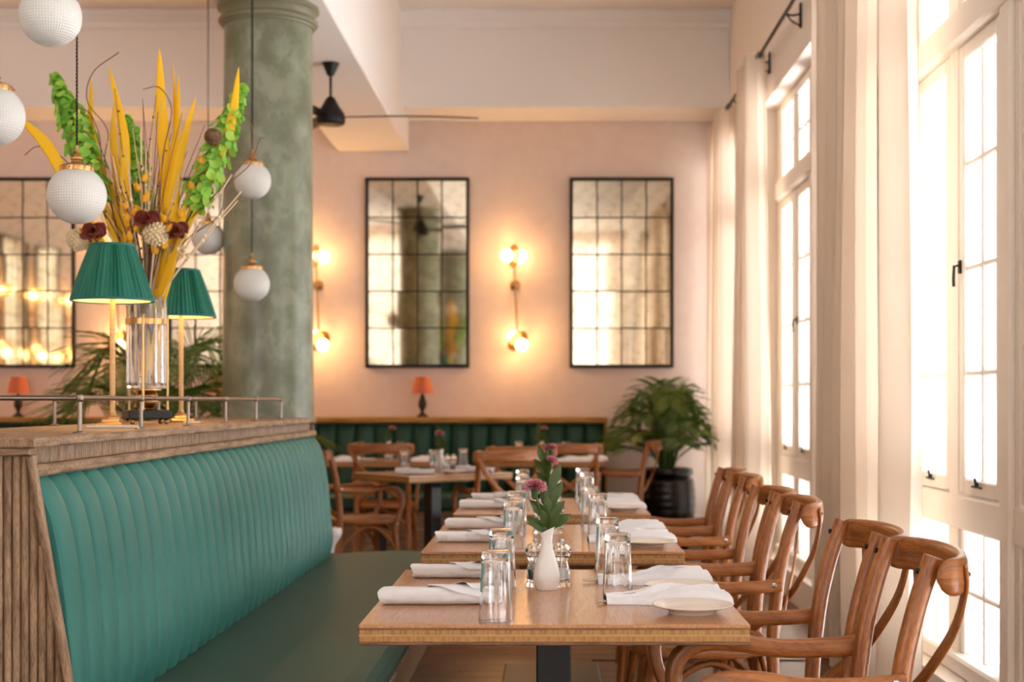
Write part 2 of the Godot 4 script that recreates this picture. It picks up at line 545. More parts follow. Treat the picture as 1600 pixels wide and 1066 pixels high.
# one opening: a frame, casements with two columns of panes, lower lights, transom lights
func windows() -> void:
	var pane_meshes := {}
	var pane := func(w: float, h: float) -> Mesh:
		var key := "%.3f %.3f" % [w, h]
		if not pane_meshes.has(key):
			var p := mb()
			p.box(Vector3.ZERO, Vector3(0.004, h, w), 0.0)
			pane_meshes[key] = p.mesh()
		return pane_meshes[key]
	for k in OPEN.size():
		var o: Array = OPEN[k]
		var root := Node3D.new()
		root.name = "window_%d" % (k + 1)
		add_child(root)
		struct(root)
		root.position = Vector3(1.60, 0, -o[1])        # local z runs from the far jamb towards the camera
		var length: float = o[1] - o[0]
		var half := length < 2.0
		var fr := mb()
		fr.box(Vector3(0, 1.69, 0.08), Vector3(0.09, 3.02, 0.16), 0.008)
		fr.box(Vector3(0, 1.69, length - 0.08), Vector3(0.09, 3.02, 0.16), 0.008)
		fr.box(Vector3(0, 3.17, length / 2), Vector3(0.09, 0.06, length - 0.32), 0.006, 2)
		fr.box(Vector3(-0.02, 2.615, length / 2), Vector3(0.12, 0.13, length - 0.32), 0.012, 2)
		fr.box(Vector3(-0.005, 0.785, length / 2), Vector3(0.09, 0.13, length - 0.32), 0.008, 2)
		fr.box(Vector3(-0.02, 0.215, length / 2), Vector3(0.12, 0.07, length - 0.32), 0.01, 2)
		obj("window_frame", fr, M.frame, root)
		var bays := [0.16, 0.79] if half else [0.16, 0.79, 1.50, 2.13]
		var posts := [[0.66, 0.13]] if half else [[0.66, 0.13], [1.29, 0.21], [2.0, 0.13]]
		for p in posts:
			var m := mb()
			m.box(Vector3(0, 1.69, p[0] + p[1] / 2), Vector3(0.085, 2.9, p[1]), 0.008)
			if p[1] > 0.2: m.box(Vector3(-0.05, 1.69, p[0] + p[1] / 2), Vector3(0.03, 2.9, 0.11), 0.01)
			obj("mullion", m, M.frame, root)
		for z0 in bays:
			var c := Node3D.new()
			c.name = "casement"
			root.add_child(c, true)
			c.position = Vector3(-0.015, 0, z0)
			var s := mb()
			for z in [0.03, 0.47]: s.box(Vector3(0, 1.705, z), Vector3(0.05, 1.69, 0.058), 0.006)
			for y in [0.885, 2.52]: s.box(Vector3(0, y, 0.25), Vector3(0.05, 0.06, 0.39), 0.006, 2)
			obj("sash", s, M.frame, c)
			s = mb()
			s.box(Vector3(0, 1.70, 0.25), Vector3(0.032, 1.6, 0.02), 0.006)
			for r in 3: s.box(Vector3(0, 0.915 + (r + 1) * 0.394, 0.25), Vector3(0.032, 0.02, 0.39), 0.006, 2)
			obj("glazing_bar", s, M.frame, c)
			for col in 2:
				for r in 4: obj("pane", pane.call(0.185, 0.38), M.pane, c, Vector3(0, 0.915 + (r + 0.5) * 0.394, 0.155 + col * 0.19))
			var l := mb()
			l.box(Vector3(-0.035, 0.90, 0.25), Vector3(0.014, 0.022, 0.014), 0.003)
			l.sweep([Vector3(-0.038, 0.908, 0.25), Vector3(-0.041, 0.926, 0.25)], circle(0.005, 8))
			l.sweep([Vector3(-0.036, 0.893, 0.20), Vector3(-0.036, 0.893, 0.31)], circle(0.0042, 8))
			obj("window_stay", l, M.iron, c)
			if z0 == 0.79:
				l = mb()
				l.box(Vector3(-0.028, 1.715, 0.02), Vector3(0.012, 0.05, 0.026), 0.003)
				l.sweep([Vector3(-0.03, 1.72, 0.02), Vector3(-0.05, 1.718, 0.02), Vector3(-0.053, 1.67, 0.022), Vector3(-0.052, 1.64, 0.022)], circle(0.006, 8))
				obj("handle", l, M.iron, c)
			# fixed lights below and above
			s = mb()
			for z in [z0 + 0.02, z0 + 0.48]:
				s.box(Vector3(-0.01, 0.485, z), Vector3(0.05, 0.47, 0.04), 0.005)
				s.box(Vector3(-0.01, 2.91, z), Vector3(0.05, 0.46, 0.04), 0.005)
			s.box(Vector3(-0.01, 0.485, z0 + 0.25), Vector3(0.032, 0.47, 0.02), 0.005)
			s.box(Vector3(-0.01, 0.485, z0 + 0.25), Vector3(0.032, 0.02, 0.44), 0.005, 2)
			s.box(Vector3(-0.01, 2.91, z0 + 0.25), Vector3(0.032, 0.46, 0.02), 0.005)
			s.box(Vector3(-0.01, 2.91, z0 + 0.25), Vector3(0.032, 0.02, 0.44), 0.005, 2)
			obj("fixed_light", s, M.frame, root)
			for col in 2:
				for r in 2:
					obj("pane", pane.call(0.205, 0.225), M.pane, root, Vector3(-0.01, 0.367 + r * 0.236, z0 + 0.142 + col * 0.216))
					obj("pane", pane.call(0.205, 0.22), M.pane, root, Vector3(-0.01, 2.795 + r * 0.23, z0 + 0.142 + col * 0.216))
	# the glazed walls behind the camera, seen only in the mirrors
	for k in 2:
		var s := mb()
		var len := 3.6
		var base := Transform3D(Basis.IDENTITY, Vector3([-6.2, -2.3][k], 0, ZN + 0.15))
		s.x = base
		var n := 5
		var st := (len - 0.09) / n
		for i in n + 1: s.box(Vector3(0.045 + i * st, 2.15, 0), Vector3(0.09, 3.9, 0.09), 0.006)
		for y in [0.24, 0.85, 2.7, 4.06]: s.box(Vector3(len / 2, y, 0), Vector3(len, 0.08, 0.08), 0.006, 0)
		var o := struct(obj("window_%d" % (6 + k), s, M.frame))
		for i in n:
			for r in [[0.28, 0.81], [0.89, 2.66], [2.74, 4.02]]:
				var p := mb()
				p.x = base
				p.box(Vector3(0.045 + (i + 0.5) * st, (r[0] + r[1]) / 2, 0), Vector3(st - 0.09, r[1] - r[0], 0.004), 0.0)
				obj("pane", p, M.pane, o)

# ---------------------------------------------------------------- curtains
# cloth hanging from a rod along z: folds swing across the rod
func curtain_mesh(d0: float, d1: float, xc: float, folds: float, amp: float, top: float, seed_: int, along := 1) -> MB:
	var r := RandomNumberGenerator.new(); r.seed = seed_
	var nu := int(folds * 12) + 1
	var nv := 18
	var ph := []
	for i in int(folds) + 3: ph.append(r.randf_range(0.65, 1.25))
	var P := PackedVector3Array()
	var U := PackedVector2Array()
	for j in nv:
		var h := float(j) / (nv - 1)
		for i in nu:
			var t := float(i) / (nu - 1)
			var f := t * folds
			var a: float = lerpf(ph[int(f)], ph[int(f) + 1], f - int(f))
			var loose := 0.72 + 0.28 * (1.0 - h)
			var sway := sin(f * TAU + 0.5 * sin(h * 2.2 + f * 1.7) * (1.0 - h))
			var q := amp * a * loose * sway
			var s := lerpf(d0, d1, t) + 0.018 * sin(f * TAU * 2.0) * a
			q += 0.02 * sin(h * 3.0 + f * 0.9) * (1.0 - h)
			P.append(Vector3(xc + q, lerpf(0.012, top, h), -s) if along else Vector3(s, lerpf(0.012, top, h), xc + q))
			U.append(Vector2(f * 0.2, h * top))
	var m := mb()
	m.grid(P, nu, nv, false, U)
	return m

func curtains() -> void:
	# rods with brackets, one for each pair of openings
	for k in 2:
		var d0: float = [3.0, 10.35][k]
		var d1: float = [9.66, 11.9][k]
		var t := thing("curtain_rod", ["long dark iron curtain rod above the nearer tall windows", "short dark iron curtain rod above the farthest window"][k], "curtain rod", Vector3(1.36, 3.44, -d1))
		var m := mb()
		m.sweep([Vector3(0, 0, 0), Vector3(0, 0, d1 - d0)], circle(0.011, 12))
		obj("rod", m, M.iron, t)
		m = mb()
		m.ball(Vector3(0, 0, -0.015), 0.024)
		obj("finial", m, M.iron, t)
		for z in ([0.35, 1.5, 3.4, 6.0] if k == 0 else [0.2, 1.4]):
			m = mb()
			m.box(Vector3(0.082, -0.02, z), Vector3(0.012, 0.14, 0.035), 0.003)
			m.sweep([Vector3(0, -0.014, z), Vector3(0.04, -0.02, z), Vector3(0.085, -0.01, z)], circle(0.006, 8))
			m.sweep(curve([Vector3(0.005, -0.014, z), Vector3(0.03, -0.05, z), Vector3(0.08, -0.08, z)], 8), circle(0.005, 8))
			obj("bracket", m, M.iron, t)
	var list := [
		[5.38, 7.12, 8.0, 0.075, "long sheer white curtain gathered between the two nearest tall windows"],
		[9.18, 9.74, 5.0, 0.105, "narrow bunched cream curtain hanging at the far end of the long curtain rod"],
		[10.75, 11.80, 6.0, 0.07, "pale curtain in the far corner beside the palm and the far wall"],
		[3.02, 3.6, 5.0, 0.08, "cream curtain nearer than the picture, on the window wall"],
	]
	for k in list.size():
		var c: Array = list[k]
		var t := thing("curtain", c[4], "curtain", Vector3.ZERO)
		obj("cloth", curtain_mesh(c[0], c[1], 1.345 if k != 2 else 1.36, c[2], c[3], 3.47, 100 + k), M.curtain, t)
		var rings := mb()
		var n := int(c[2]) * 2
		for i in n + 1:
			var z: float = -lerpf(c[0], c[1], (i + 0.0) / n)
			var loop := []
			for q in 13: loop.append(Vector3(1.36 + 0.019 * cos(TAU * q / 12), 3.44 + 0.019 * sin(TAU * q / 12), z))
			rings.sweep(loop, circle(0.003, 6), [], Vector3.ZERO, false)
		obj("eyelets", rings, M.iron, t)
	for k in 2:
		tag(obj("curtain", curtain_mesh([-4.0, -2.35][k], [-2.5, 1.35][k], ZN - 0.12, 18.0, 0.045, 4.1, 200 + k, 0), M.sheer), ["left", "right"][k] + " sheer curtain across the glazed wall behind the camera, seen in the mirrors", "curtain")

# ---------------------------------------------------------------- the divider with the green banquette
func divider() -> void:
	var d0 := 3.10
	var d1 := 6.85
	var L := d1 - d0
	var t := thing("banquette", "long teal channel-backed banquette with fluted oak end and shelf on top", "banquette", Vector3(0, 0, -d0))
	# body behind the cushion and its leaning end panel (x, y)
	var m := mb()
	m.extrude(PackedVector2Array([Vector2(-1.62, 0.0), Vector2(-1.00, 0.0), Vector2(-1.10, 0.46), Vector2(-1.175, 1.035), Vector2(-1.62, 1.035)]), -0.02, -L)
	obj("core", m, M.oak, t)
	# trim of the end: a leaning batten and a cap
	var trim := mb()
	trim.sweep([Vector3(-0.945, 0.0, 0.0), Vector3(-1.13, 1.085, 0.0)], oval(0.015, 0.026, 12, 6.0), [], Vector3(0, 0, 1))
	trim.x = Transform3D.IDENTITY
	obj("end_batten", trim, M.oak, t)
	trim = mb()
	trim.box(Vector3(-1.38, 1.095, 0.0), Vector3(0.515, 0.014, 0.05), 0.003, 0)
	obj("end_cap", trim, M.oak, t)
	m = mb()
	m.extrude(PackedVector2Array([Vector2(-1.62, 0.0), Vector2(-0.95, 0.0), Vector2(-1.133, 1.088), Vector2(-1.62, 1.088)]), -0.014, -0.019)
	obj("end_panel", m, M.oak, t)
	# half-round slats of the end panel
	for k in 26:
		var xx := -1.146 + 0.0 - (k - 9) * 0.0187
		if xx < -1.63: break
		var top := 1.085
		var hi := minf(top, (-xx - 0.957) / 0.1705 * 1.0)   # height where the leaning batten cuts the slat
		if hi < 0.04: continue
		var s := mb()
		s.uo = Vector2(rng.randf() * 3, rng.randf() * 3)
		var sec := PackedVector2Array()
		for i in 9: sec.append(Vector2(0.0088 * cos(PI * i / 8), 0.009 * sin(PI * i / 8)))
		sec.append(Vector2(-0.0088, -0.004)); sec.append(Vector2(0.0088, -0.004))
		# side = up x t: with up = -z and t = +y the section's x runs along +x and its y towards the camera
		s.sweep([Vector3(xx, 0.0, -0.012), Vector3(xx, hi, -0.012)], sec, [], Vector3(0, 0, 1))
		obj("slat", s, M.oak, t)
	# shelf board, fluted frieze and rail under it
	m = mb()
	m.box(Vector3(-1.375, 1.1145, -L / 2 - 0.0), Vector3(0.51, 0.023, L), 0.004, 2)
	obj("shelf", m, M.oak, t)
	m = mb()
	m.box(Vector3(-1.39, 1.08, -L / 2 - 0.02), Vector3(0.475, 0.046, L - 0.06), 0.0, 2)
	obj("frieze_board", m, M.oak, t)
	m = mb()
	var nfl := int((L - 0.10) / 0.0105)
	for k in nfl:
		var z := -0.06 - k * 0.0105
		m.uo = Vector2(rng.randf(), rng.randf())
		m.sweep([Vector3(-1.1535, 1.066, z), Vector3(-1.1535, 1.102, z)], circle(0.0056, 6), [], Vector3.ZERO, false)
	obj("frieze_flutes", m, M.oak, t).set_meta("kind", "stuff")
	m = mb()
	m.box(Vector3(-1.145, 1.052, -L / 2 - 0.011), Vector3(0.05, 0.026, L - 0.022), 0.005, 2)
	obj("rail_moulding", m, M.oak, t)
	m = mb()
	m.box(Vector3(-1.20, 1.085, -L - 0.012), Vector3(0.13, 0.07, 0.024), 0.004, 0)
	obj("end_block", m, M.oak, t)
	# upholstered channels: one shared mesh
	var np := 32
	var pitch := (L - 0.021) / np
	var line := curve([Vector2(-1.165, 1.038), Vector2(-1.14, 1.018), Vector2(-1.108, 0.955), Vector2(-1.083, 0.83), Vector2(-1.066, 0.68), Vector2(-1.053, 0.55), Vector2(-1.07, 0.44)], 22)
	var P := PackedVector3Array()
	var U := PackedVector2Array()
	var nu := 13
	for j in line.size():
		var q: Vector2 = line[j]
		var tn: Vector2 = (line[mini(j + 1, line.size() - 1)] - line[maxi(j - 1, 0)]).normalized()
		var out := Vector2(-tn.y, tn.x)      # towards +x
		for i in nu:
			var s := -1.0 + 2.0 * i / (nu - 1)
			var bulge := 0.025 * sqrt(maxf(0.0, 1.0 - s * s * 0.985)) * (0.55 + 0.45 * sin(PI * clampf(j / 21.0 + 0.08, 0, 1)))
			P.append(Vector3(q.x + out.x * bulge, q.y + out.y * bulge, s * pitch * 0.5))
			U.append(Vector2(i, j) * 0.05)
	var ch := mb()
	# outside is +x: du = +z, so dv has to run upwards
	var P2 := PackedVector3Array()
	for j in range(line.size() - 1, -1, -1):
		for i in nu: P2.append(P[j * nu + nu - 1 - i])
	ch.grid(P2, nu, line.size(), false, U)
	var chm := ch.mesh()
	for k in np: obj("back_channel", chm, M.teal, t, Vector3(0, 0, -0.021 - (k + 0.5) * pitch))
	# flat ends that close the cushion
	m = mb()
	var poly := PackedVector2Array()
	for q in line: poly.append(Vector2(q.x + 0.012, q.y))
	poly.append(Vector2(-1.14, 0.44)); poly.append(Vector2(-1.18, 1.03))
	m.extrude(poly, -0.021, -0.035)
	obj("back_end", m, M.teal, t)
	m = mb()
	m.extrude(poly, -L + 0.012, -L)
	obj("back_end", m, M.teal, t)
	# seat cushion and leaning plinth
	m = mb()
	var sp := PackedVector2Array([Vector2(-1.12, 0.36), Vector2(-0.49, 0.36), Vector2(-0.474, 0.375), Vector2(-0.466, 0.41), Vector2(-0.472, 0.445), Vector2(-0.49, 0.462), Vector2(-0.54, 0.470), Vector2(-0.75, 0.474), Vector2(-1.02, 0.462), Vector2(-1.12, 0.46)])
	m.extrude(sp, -0.02, -L - 0.12)
	obj("seat_cushion", m, M.seat, t)
	m = mb()
	m.extrude(PackedVector2Array([Vector2(-1.1, 0.0), Vector2(-0.61, 0.0), Vector2(-0.485, 0.36), Vector2(-1.1, 0.36)]), -0.03, -L - 0.10)
	obj("plinth", m, M.oak, t)
	for k in 28:   # boards of the plinth front
		var z := -0.10 - k * 0.135
		m = mb()
		m.uo = Vector2(rng.randf(), rng.randf())
		m.sweep([Vector3(-0.607, 0.0, z), Vector3(-0.482, 0.355, z)], oval(0.012, 0.128, 12, 8.0), [], Vector3(0, 0, 1))
		obj("plinth_board", m, M.oak, t)
	# gallery rail
	var g := thing("gallery_rail", "slim brushed metal gallery rail on posts around the oak shelf", "rail", Vector3(0, 1.126, 0))
	var front := []
	for k in 6: front.append(3.53 + 0.53 * k)
	var back := []
	for k in 5: back.append(3.99 + 0.6125 * k)
	var post := mb()
	post.lathe([Vector2(0, 0), Vector2(0.018, 0), Vector2(0.018, 0.003), Vector2(0.0065, 0.006), Vector2(0.0055, 0.012), Vector2(0.0055, 0.078), Vector2(0.0085, 0.081), Vector2(0.010, 0.088), Vector2(0.0085, 0.095), Vector2(0.0, 0.099)], 14)
	var pm := post.mesh()
	for d in front: obj("post", pm, M.steel, g, Vector3(-1.165, 0, -d))
	for d in back: obj("post", pm, M.steel, g, Vector3(-1.60, 0, -d))
	m = mb()
	m.sweep([Vector3(-1.165, 0.088, -3.53), Vector3(-1.165, 0.088, -6.19)], circle(0.0065, 12))
	m.sweep([Vector3(-1.60, 0.088, -3.53), Vector3(-1.60, 0.088, -6.45)], circle(0.0065, 12))
	m.sweep([Vector3(-1.165, 0.088, -3.53), Vector3(-1.60, 0.088, -3.53)], circle(0.0065, 12))
	obj("rail", m, M.steel, g)
	# a white turned stand seen past the far end of the seat
	m = mb()
	m.lathe([Vector2(0, 0), Vector2(0.12, 0), Vector2(0.12, 0.03), Vector2(0.07, 0.06), Vector2(0.045, 0.12), Vector2(0.04, 0.4), Vector2(0.05, 0.47), Vector2(0.07, 0.50), Vector2(0.08, 0.52), Vector2(0.085, 0.54), Vector2(0.08, 0.558), Vector2(0.0, 0.565)], 28)
	tag(obj("pedestal", m, M.china, self, Vector3(-1.14, 0, -7.25)), "small white turned pedestal just beyond the far end of the teal banquette", "pedestal")

func far_banquette() -> void:
	var x1 := 0.474
	var x0 := -6.2
	var t := thing("banquette", "dark green channelled wall banquette with a golden wood ledge along the far wall", "banquette", Vector3(0, 0, -11.70))
	var m := mb()
	m.box(Vector3((x0 + x1) / 2, 0.51, -0.17), Vector3(x1 - x0, 1.02, 0.20), 0.004, 0)
	obj("back_frame", m, M.oak_gold, t)
	m = mb()
	m.box(Vector3((x0 + x1) / 2, 1.052, -0.13), Vector3(x1 - x0 + 0.02, 0.044, 0.32), 0.006, 0)
	obj("ledge", m, M.oak_gold, t)
	m = mb()
	m.box(Vector3(x1 - 0.008, 0.52, -0.03), Vector3(0.016, 1.02, 0.10), 0.003)
	obj("end_panel", m, M.oak_gold, t)
	var ch := mb()
	var P := PackedVector3Array()
	var U := PackedVector2Array()
	for j in 9:
		var y := 0.42 + 0.60 * j / 8.0
		for i in 11:
			var s := -1.0 + 2.0 * i / 10
			var edge := 1.0 if j < 8 else 0.3
			P.append(Vector3(s * 0.079, y, -0.07 + 0.05 * sqrt(maxf(0, 1.0 - s * s * 0.98)) * edge + 0.03 * (1.0 - j / 8.0)))
			U.append(Vector2(i, j) * 0.05)
	ch.grid(P, 11, 9, false, U)
	var cm := ch.mesh()
	var k := 0
	while x1 - 0.02 - 0.158 * (k + 1) > x0:
		obj("back_channel", cm, M.forest, t, Vector3(x1 - 0.02 - 0.158 * (k + 0.5), 0, 0))
		k += 1
	m = mb()
	m.extrude(PackedVector2Array([Vector2(-0.1, 0.33), Vector2(0.42, 0.33), Vector2(0.445, 0.36), Vector2(0.44, 0.44), Vector2(0.40, 0.465), Vector2(-0.1, 0.46)]), 0, 1)
	var seat := obj("seat_cushion", m, M.forest, t)
	seat.transform = Transform3D(Basis(Vector3(0, 0, 1), Vector3(0, 1, 0), Vector3(-(x1 - x0 - 0.02), 0, 0)), Vector3(x1 - 0.02, 0, 0))
	m = mb()
	m.box(Vector3((x0 + x1) / 2, 0.165, 0.13), Vector3(x1 - x0 - 0.04, 0.33, 0.5), 0.004, 0)
	obj("plinth", m, M.oak, t)

# ---------------------------------------------------------------- mirrors
func mirrors() -> void:
	var names := ["antiqued gridded mirror at the left edge, behind the pendant globes", "antiqued gridded mirror half hidden behind the green column and bouquet", "antiqued gridded mirror above the small orange lamp, right of the green column", "antiqued gridded mirror nearest the windows on the far wall, above the palm"]
	for k in 4:
		var x: float = [-4.67, -2.745, -1.109, 0.61][k]
		if k == 0: x = -4.43
		if k == 1: x = -2.77
		var w := 0.875
		var h := 1.60
		var t := thing("mirror", names[k], "mirror", Vector3(x, 1.487 + 0.8, -W + 0.018))
		t.rotation_degrees.x = 0.55
		var m := mb()
		for s in [-1, 1]:
			m.box(Vector3(s * (w / 2 - 0.012), 0, 0.012), Vector3(0.024, h, 0.045), 0.004)
			m.box(Vector3(0, s * (h / 2 - 0.012), 0.012), Vector3(w - 0.048, 0.024, 0.045), 0.004, 0)
		m.box(Vector3(0, 0, -0.006), Vector3(w - 0.03, h - 0.03, 0.006), 0.0)
		obj("frame", m, M.iron, t)
		var pw := (w - 0.048) / 4
		var ph := (h - 0.048) / 5
		var pn := mb()
		pn.box(Vector3.ZERO, Vector3(pw - 0.007, ph - 0.007, 0.005), 0.001)
		var pm := pn.mesh()
		for i in 4:
			for j in 5:
				var o := obj("pane", pm, M.mirror, t, Vector3((i - 1.5) * pw, (j - 2) * ph, 0.006))
				o.rotation_degrees = Vector3(rng.randf_range(-0.16, 0.16), rng.randf_range(-0.16, 0.16), 0)
		for i in 3:   # uneven dark strips between the panes
			m = mb()
			var path := []
			for q in 22: path.append(Vector3((i - 1) * pw + rng.randf_range(-0.0035, 0.0035), -h / 2 + 0.02 + (h - 0.04) * q / 21.0, 0.009))
			m.sweep(path, circle(0.0062, 6))
			obj("strip", m, M.iron, t)
		for j in 4:
			m = mb()
			var path := []
			for q in 14: path.append(Vector3(-w / 2 + 0.02 + (w - 0.04) * q / 13.0, (j - 1.5) * ph + rng.randf_range(-0.0035, 0.0035), 0.009))
			m.sweep(path, circle(0.0058, 6))
			obj("strip", m, M.iron, t)
	# two more on the left wall, seen only in the left mirror
	for k in 2:
		var o := dup(find_child("mirror", false, false) as Node3D, "mirror", ["antiqued gridded mirror on the left wall, outside the picture, nearer the far wall", "antiqued gridded mirror on the left wall, outside the picture, nearer the camera"][k], Vector3(XL + 0.018, 2.287, [-6.68, -5.5][k]))
		o.rotation_degrees = Vector3(0, 90, 0)

# ---------------------------------------------------------------- tables and chairs
func make_table(w: float, dp: float, label: String) -> Node3D:
	var t := thing("dining_table", label, "table")
	var m := mb()
	m.box(Vector3(0, 0.7455, 0), Vector3(w, 0.009, dp), 0.002, 2)
	obj("table_board", m, M.table, t)
	for y in [0.7345, 0.7205]:
		m = mb()
		m.uo = Vector2(y * 40, y * 9)
		m.box(Vector3(0, y, 0), Vector3(w - 0.003, 0.0120, dp - 0.003), 0.001, 1)
		obj("core_layer", m, M.edge, t)
	m = mb()
	m.box(Vector3(0, 0.7275, 0), Vector3(w - 0.001, 0.0022, dp - 0.001), 0.0, 0)
	obj("inlay_line", m, M.edge_line, t)
	m = mb()
	m.box(Vector3(0, 0.7110, 0), Vector3(w, 0.0075, dp), 0.002, 0)
	obj("bottom_board", m, M.edge_dark, t)
	m = mb()
	m.box(Vector3(0, 0.7405, 0), Vector3(w + 0.0004, 0.0022, dp + 0.0004), 0.0, 0)
	obj("lipping", m, M.edge_dark, t)
	m = mb()
	m.box(Vector3(0, 0.36, 0), Vector3(0.082, 0.694, 0.082), 0.004)
	obj("leg", m, M.black, t)
	m = mb()
	m.box(Vector3(0, 0.007, 0), Vector3(0.42, 0.014, 0.5), 0.004)
	obj("base_plate", m, M.black, t)
	m = mb()
	m.box(Vector3(0, 0.7045, 0), Vector3(0.3, 0.006, 0.3), 0.001)
	obj("top_plate", m, M.black, t)
	return t

# bentwood armchair with a crossed back; faces +z, stands on y = 0
func make_chair(label: String) -> Node3D:
	var t := thing("dining_chair", label, "chair")
	var m := mb()
	# seat: a dished panel in a rounded frame
	var P := PackedVector3Array()
	var U := PackedVector2Array()
	for j in 8:
		var f := j / 7.0
		for i in 33:
			var a := TAU * (i % 32) / 32.0
			var k := f
			var w := lerpf(0.185, 0.225, clampf(sin(-a) * 0.5 + 0.5, 0, 1))
			var q := Vector2(signf(cos(a)) * pow(absf(cos(a)), 0.7) * w, signf(sin(a)) * pow(absf(sin(a)), 0.75) * 0.205) * k
			P.append(Vector3(q.x, 0.462 - 0.012 * (1.0 - f * f), -q.y * 1.0 + 0.0))
			U.append(Vector2(q.x, q.y))
	var P2 := PackedVector3Array()
	for j in range(7, -1, -1):
		for i in 33: P2.append(P[j * 33 + i])
	m.grid(P2, 33, 8, true, U)
	obj("seat_panel", m, M.chair, t)
	m = mb()
	var loop := []
	for i in 33:
		var a := TAU * i / 32.0
		var w := lerpf(0.185, 0.225, clampf(sin(a) * 0.5 + 0.5, 0, 1))
		loop.append(Vector3(signf(cos(a)) * pow(absf(cos(a)), 0.7) * w, 0.447, signf(sin(a)) * pow(absf(sin(a)), 0.75) * 0.205))
	m.sweep(loop, oval(0.034, 0.036, 12, 3.5), [], Vector3.UP, false)
	obj("seat_frame", m, M.chair, t)
	for s in [-1.0, 1.0]:
		# rear leg and back post in one bent piece
		m = mb()
		m.uo = Vector2(s, s * 0.3)
		var path := curve([Vector3(s * 0.205, 0.0, -0.265), Vector3(s * 0.192, 0.22, -0.225), Vector3(s * 0.188, 0.45, -0.205), Vector3(s * 0.189, 0.66, -0.222), Vector3(s * 0.191, 0.80, -0.252), Vector3(s * 0.192, 0.90, -0.285)], 20)
		var sc := []
		for k in 21: sc.append(Vector2.ONE * lerpf(0.85, 1.0, clampf(k / 8.0, 0, 1)))
		m.sweep(path, oval(0.039, 0.036, 14, 2.3), sc, Vector3(1, 0, 0))
		obj("back_post", m, M.chair, t)
		# front leg
		m = mb()
		m.uo = Vector2(s * 2, s)
		path = curve([Vector3(s * 0.205, 0.0, 0.195), Vector3(s * 0.198, 0.22, 0.172), Vector3(s * 0.190, 0.43, 0.150)], 8)
		sc = []
		for k in 9: sc.append(Vector2.ONE * lerpf(0.72, 1.0, k / 8.0))
		m.sweep(path, circle(0.0185, 12), sc)
		obj("front_leg", m, M.chair, t)
		# arm: from the post forward, bending down to the seat
		m = mb()
		m.uo = Vector2(s * 3, s * 0.7)
		path = curve([Vector3(s * 0.212, 0.655, -0.228), Vector3(s * 0.213, 0.648, -0.16), Vector3(s * 0.215, 0.646, -0.04), Vector3(s * 0.215, 0.660, 0.07), Vector3(s * 0.215, 0.655, 0.145), Vector3(s * 0.215, 0.615, 0.190), Vector3(s * 0.214, 0.54, 0.193), Vector3(s * 0.212, 0.46, 0.165), Vector3(s * 0.210, 0.39, 0.150)], 34)
		sc = []
		for k in 35:
			var f := k / 34.0
			sc.append(Vector2(lerpf(0.55, 1.0, smoothstep(0.0, 0.25, f)), lerpf(1.15, 0.92, f)))
		m.sweep(path, oval(0.030, 0.034, 14, 2.6), sc, Vector3(0.04, 1.0, 0.02) if false else Vector3.ZERO)
		var arm := obj("arm", m, M.chair, t)
		m = mb()
		m.lathe([Vector2(0.0, 0.0), Vector2(0.0075, 0.0), Vector2(0.0075, 0.003), Vector2(0.004, 0.0042), Vector2(0.0035, 0.0025), Vector2(0, 0.0025)], 14)
		var sm := m.mesh()
		for p in [Vector3(s * 0.2215, 0.655, -0.205), Vector3(s * 0.2260, 0.43, 0.157)]:
			obj("screw", sm, M.silver, arm, p).rotation.z = -s * PI / 2
	# bowed top rail, wrapping behind the posts
	m = mb()
	var rail := curve([Vector3(-0.228, 0.862, -0.283), Vector3(-0.222, 0.864, -0.320), Vector3(-0.17, 0.866, -0.346), Vector3(-0.09, 0.868, -0.362), Vector3(0, 0.869, -0.367), Vector3(0.09, 0.868, -0.362), Vector3(0.17, 0.866, -0.346), Vector3(0.222, 0.864, -0.320), Vector3(0.228, 0.862, -0.283)], 40)
	var rs := []
	for k in 41:
		var e := minf(k, 40 - k) / 4.0
		rs.append(Vector2(1.0, 1.0) * (sqrt(maxf(0.05, 1.0 - pow(1.0 - minf(e, 1.0), 2.0))) if e < 1.0 else 1.0))
	m.sweep(rail, oval(0.026, 0.074, 18, 3.0), rs, Vector3.UP)
	obj("top_rail", m, M.chair, t)
	# pegs through the posts and the crossed slats
	for s in [-1.0, 1.0]:
		m = mb()
		var path := curve([Vector3(s * 0.216, 0.886, -0.340), Vector3(s * 0.205, 0.84, -0.344), Vector3(s * 0.160, 0.755, -0.335), Vector3(s * 0.085, 0.67, -0.312), Vector3(0.0, 0.60, -0.285 - 0.005 * s), Vector3(-s * 0.08, 0.545, -0.255), Vector3(-s * 0.15, 0.49, -0.222), Vector3(-s * 0.178, 0.462, -0.198)], 26)
		m.sweep(path, oval(0.030, 0.0085, 12, 4.0), [], Vector3(0, 0, 1))
		var sl := obj("cross_slat", m, M.chair, t)
		m = mb()
		m.ball(Vector3(s * 0.212, 0.868, -0.347), 0.006, 10)
		obj("peg", m, M.iron, sl)
		m = mb()
		m.sweep([Vector3(s * 0.192, 0.872, -0.25), Vector3(s * 0.192, 0.872, -0.262)], circle(0.006, 10))
		obj("peg", m, M.iron, t)
		# corner knees under the seat
		m = mb()
		m.sweep([Vector3(s * 0.195, 0.36, 0.13), Vector3(s * 0.15, 0.405, 0.05), Vector3(s * 0.12, 0.42, -0.02)], oval(0.012, 0.034, 10, 4.0), [], Vector3.UP)
		obj("knee_brace", m, M.chair, t)
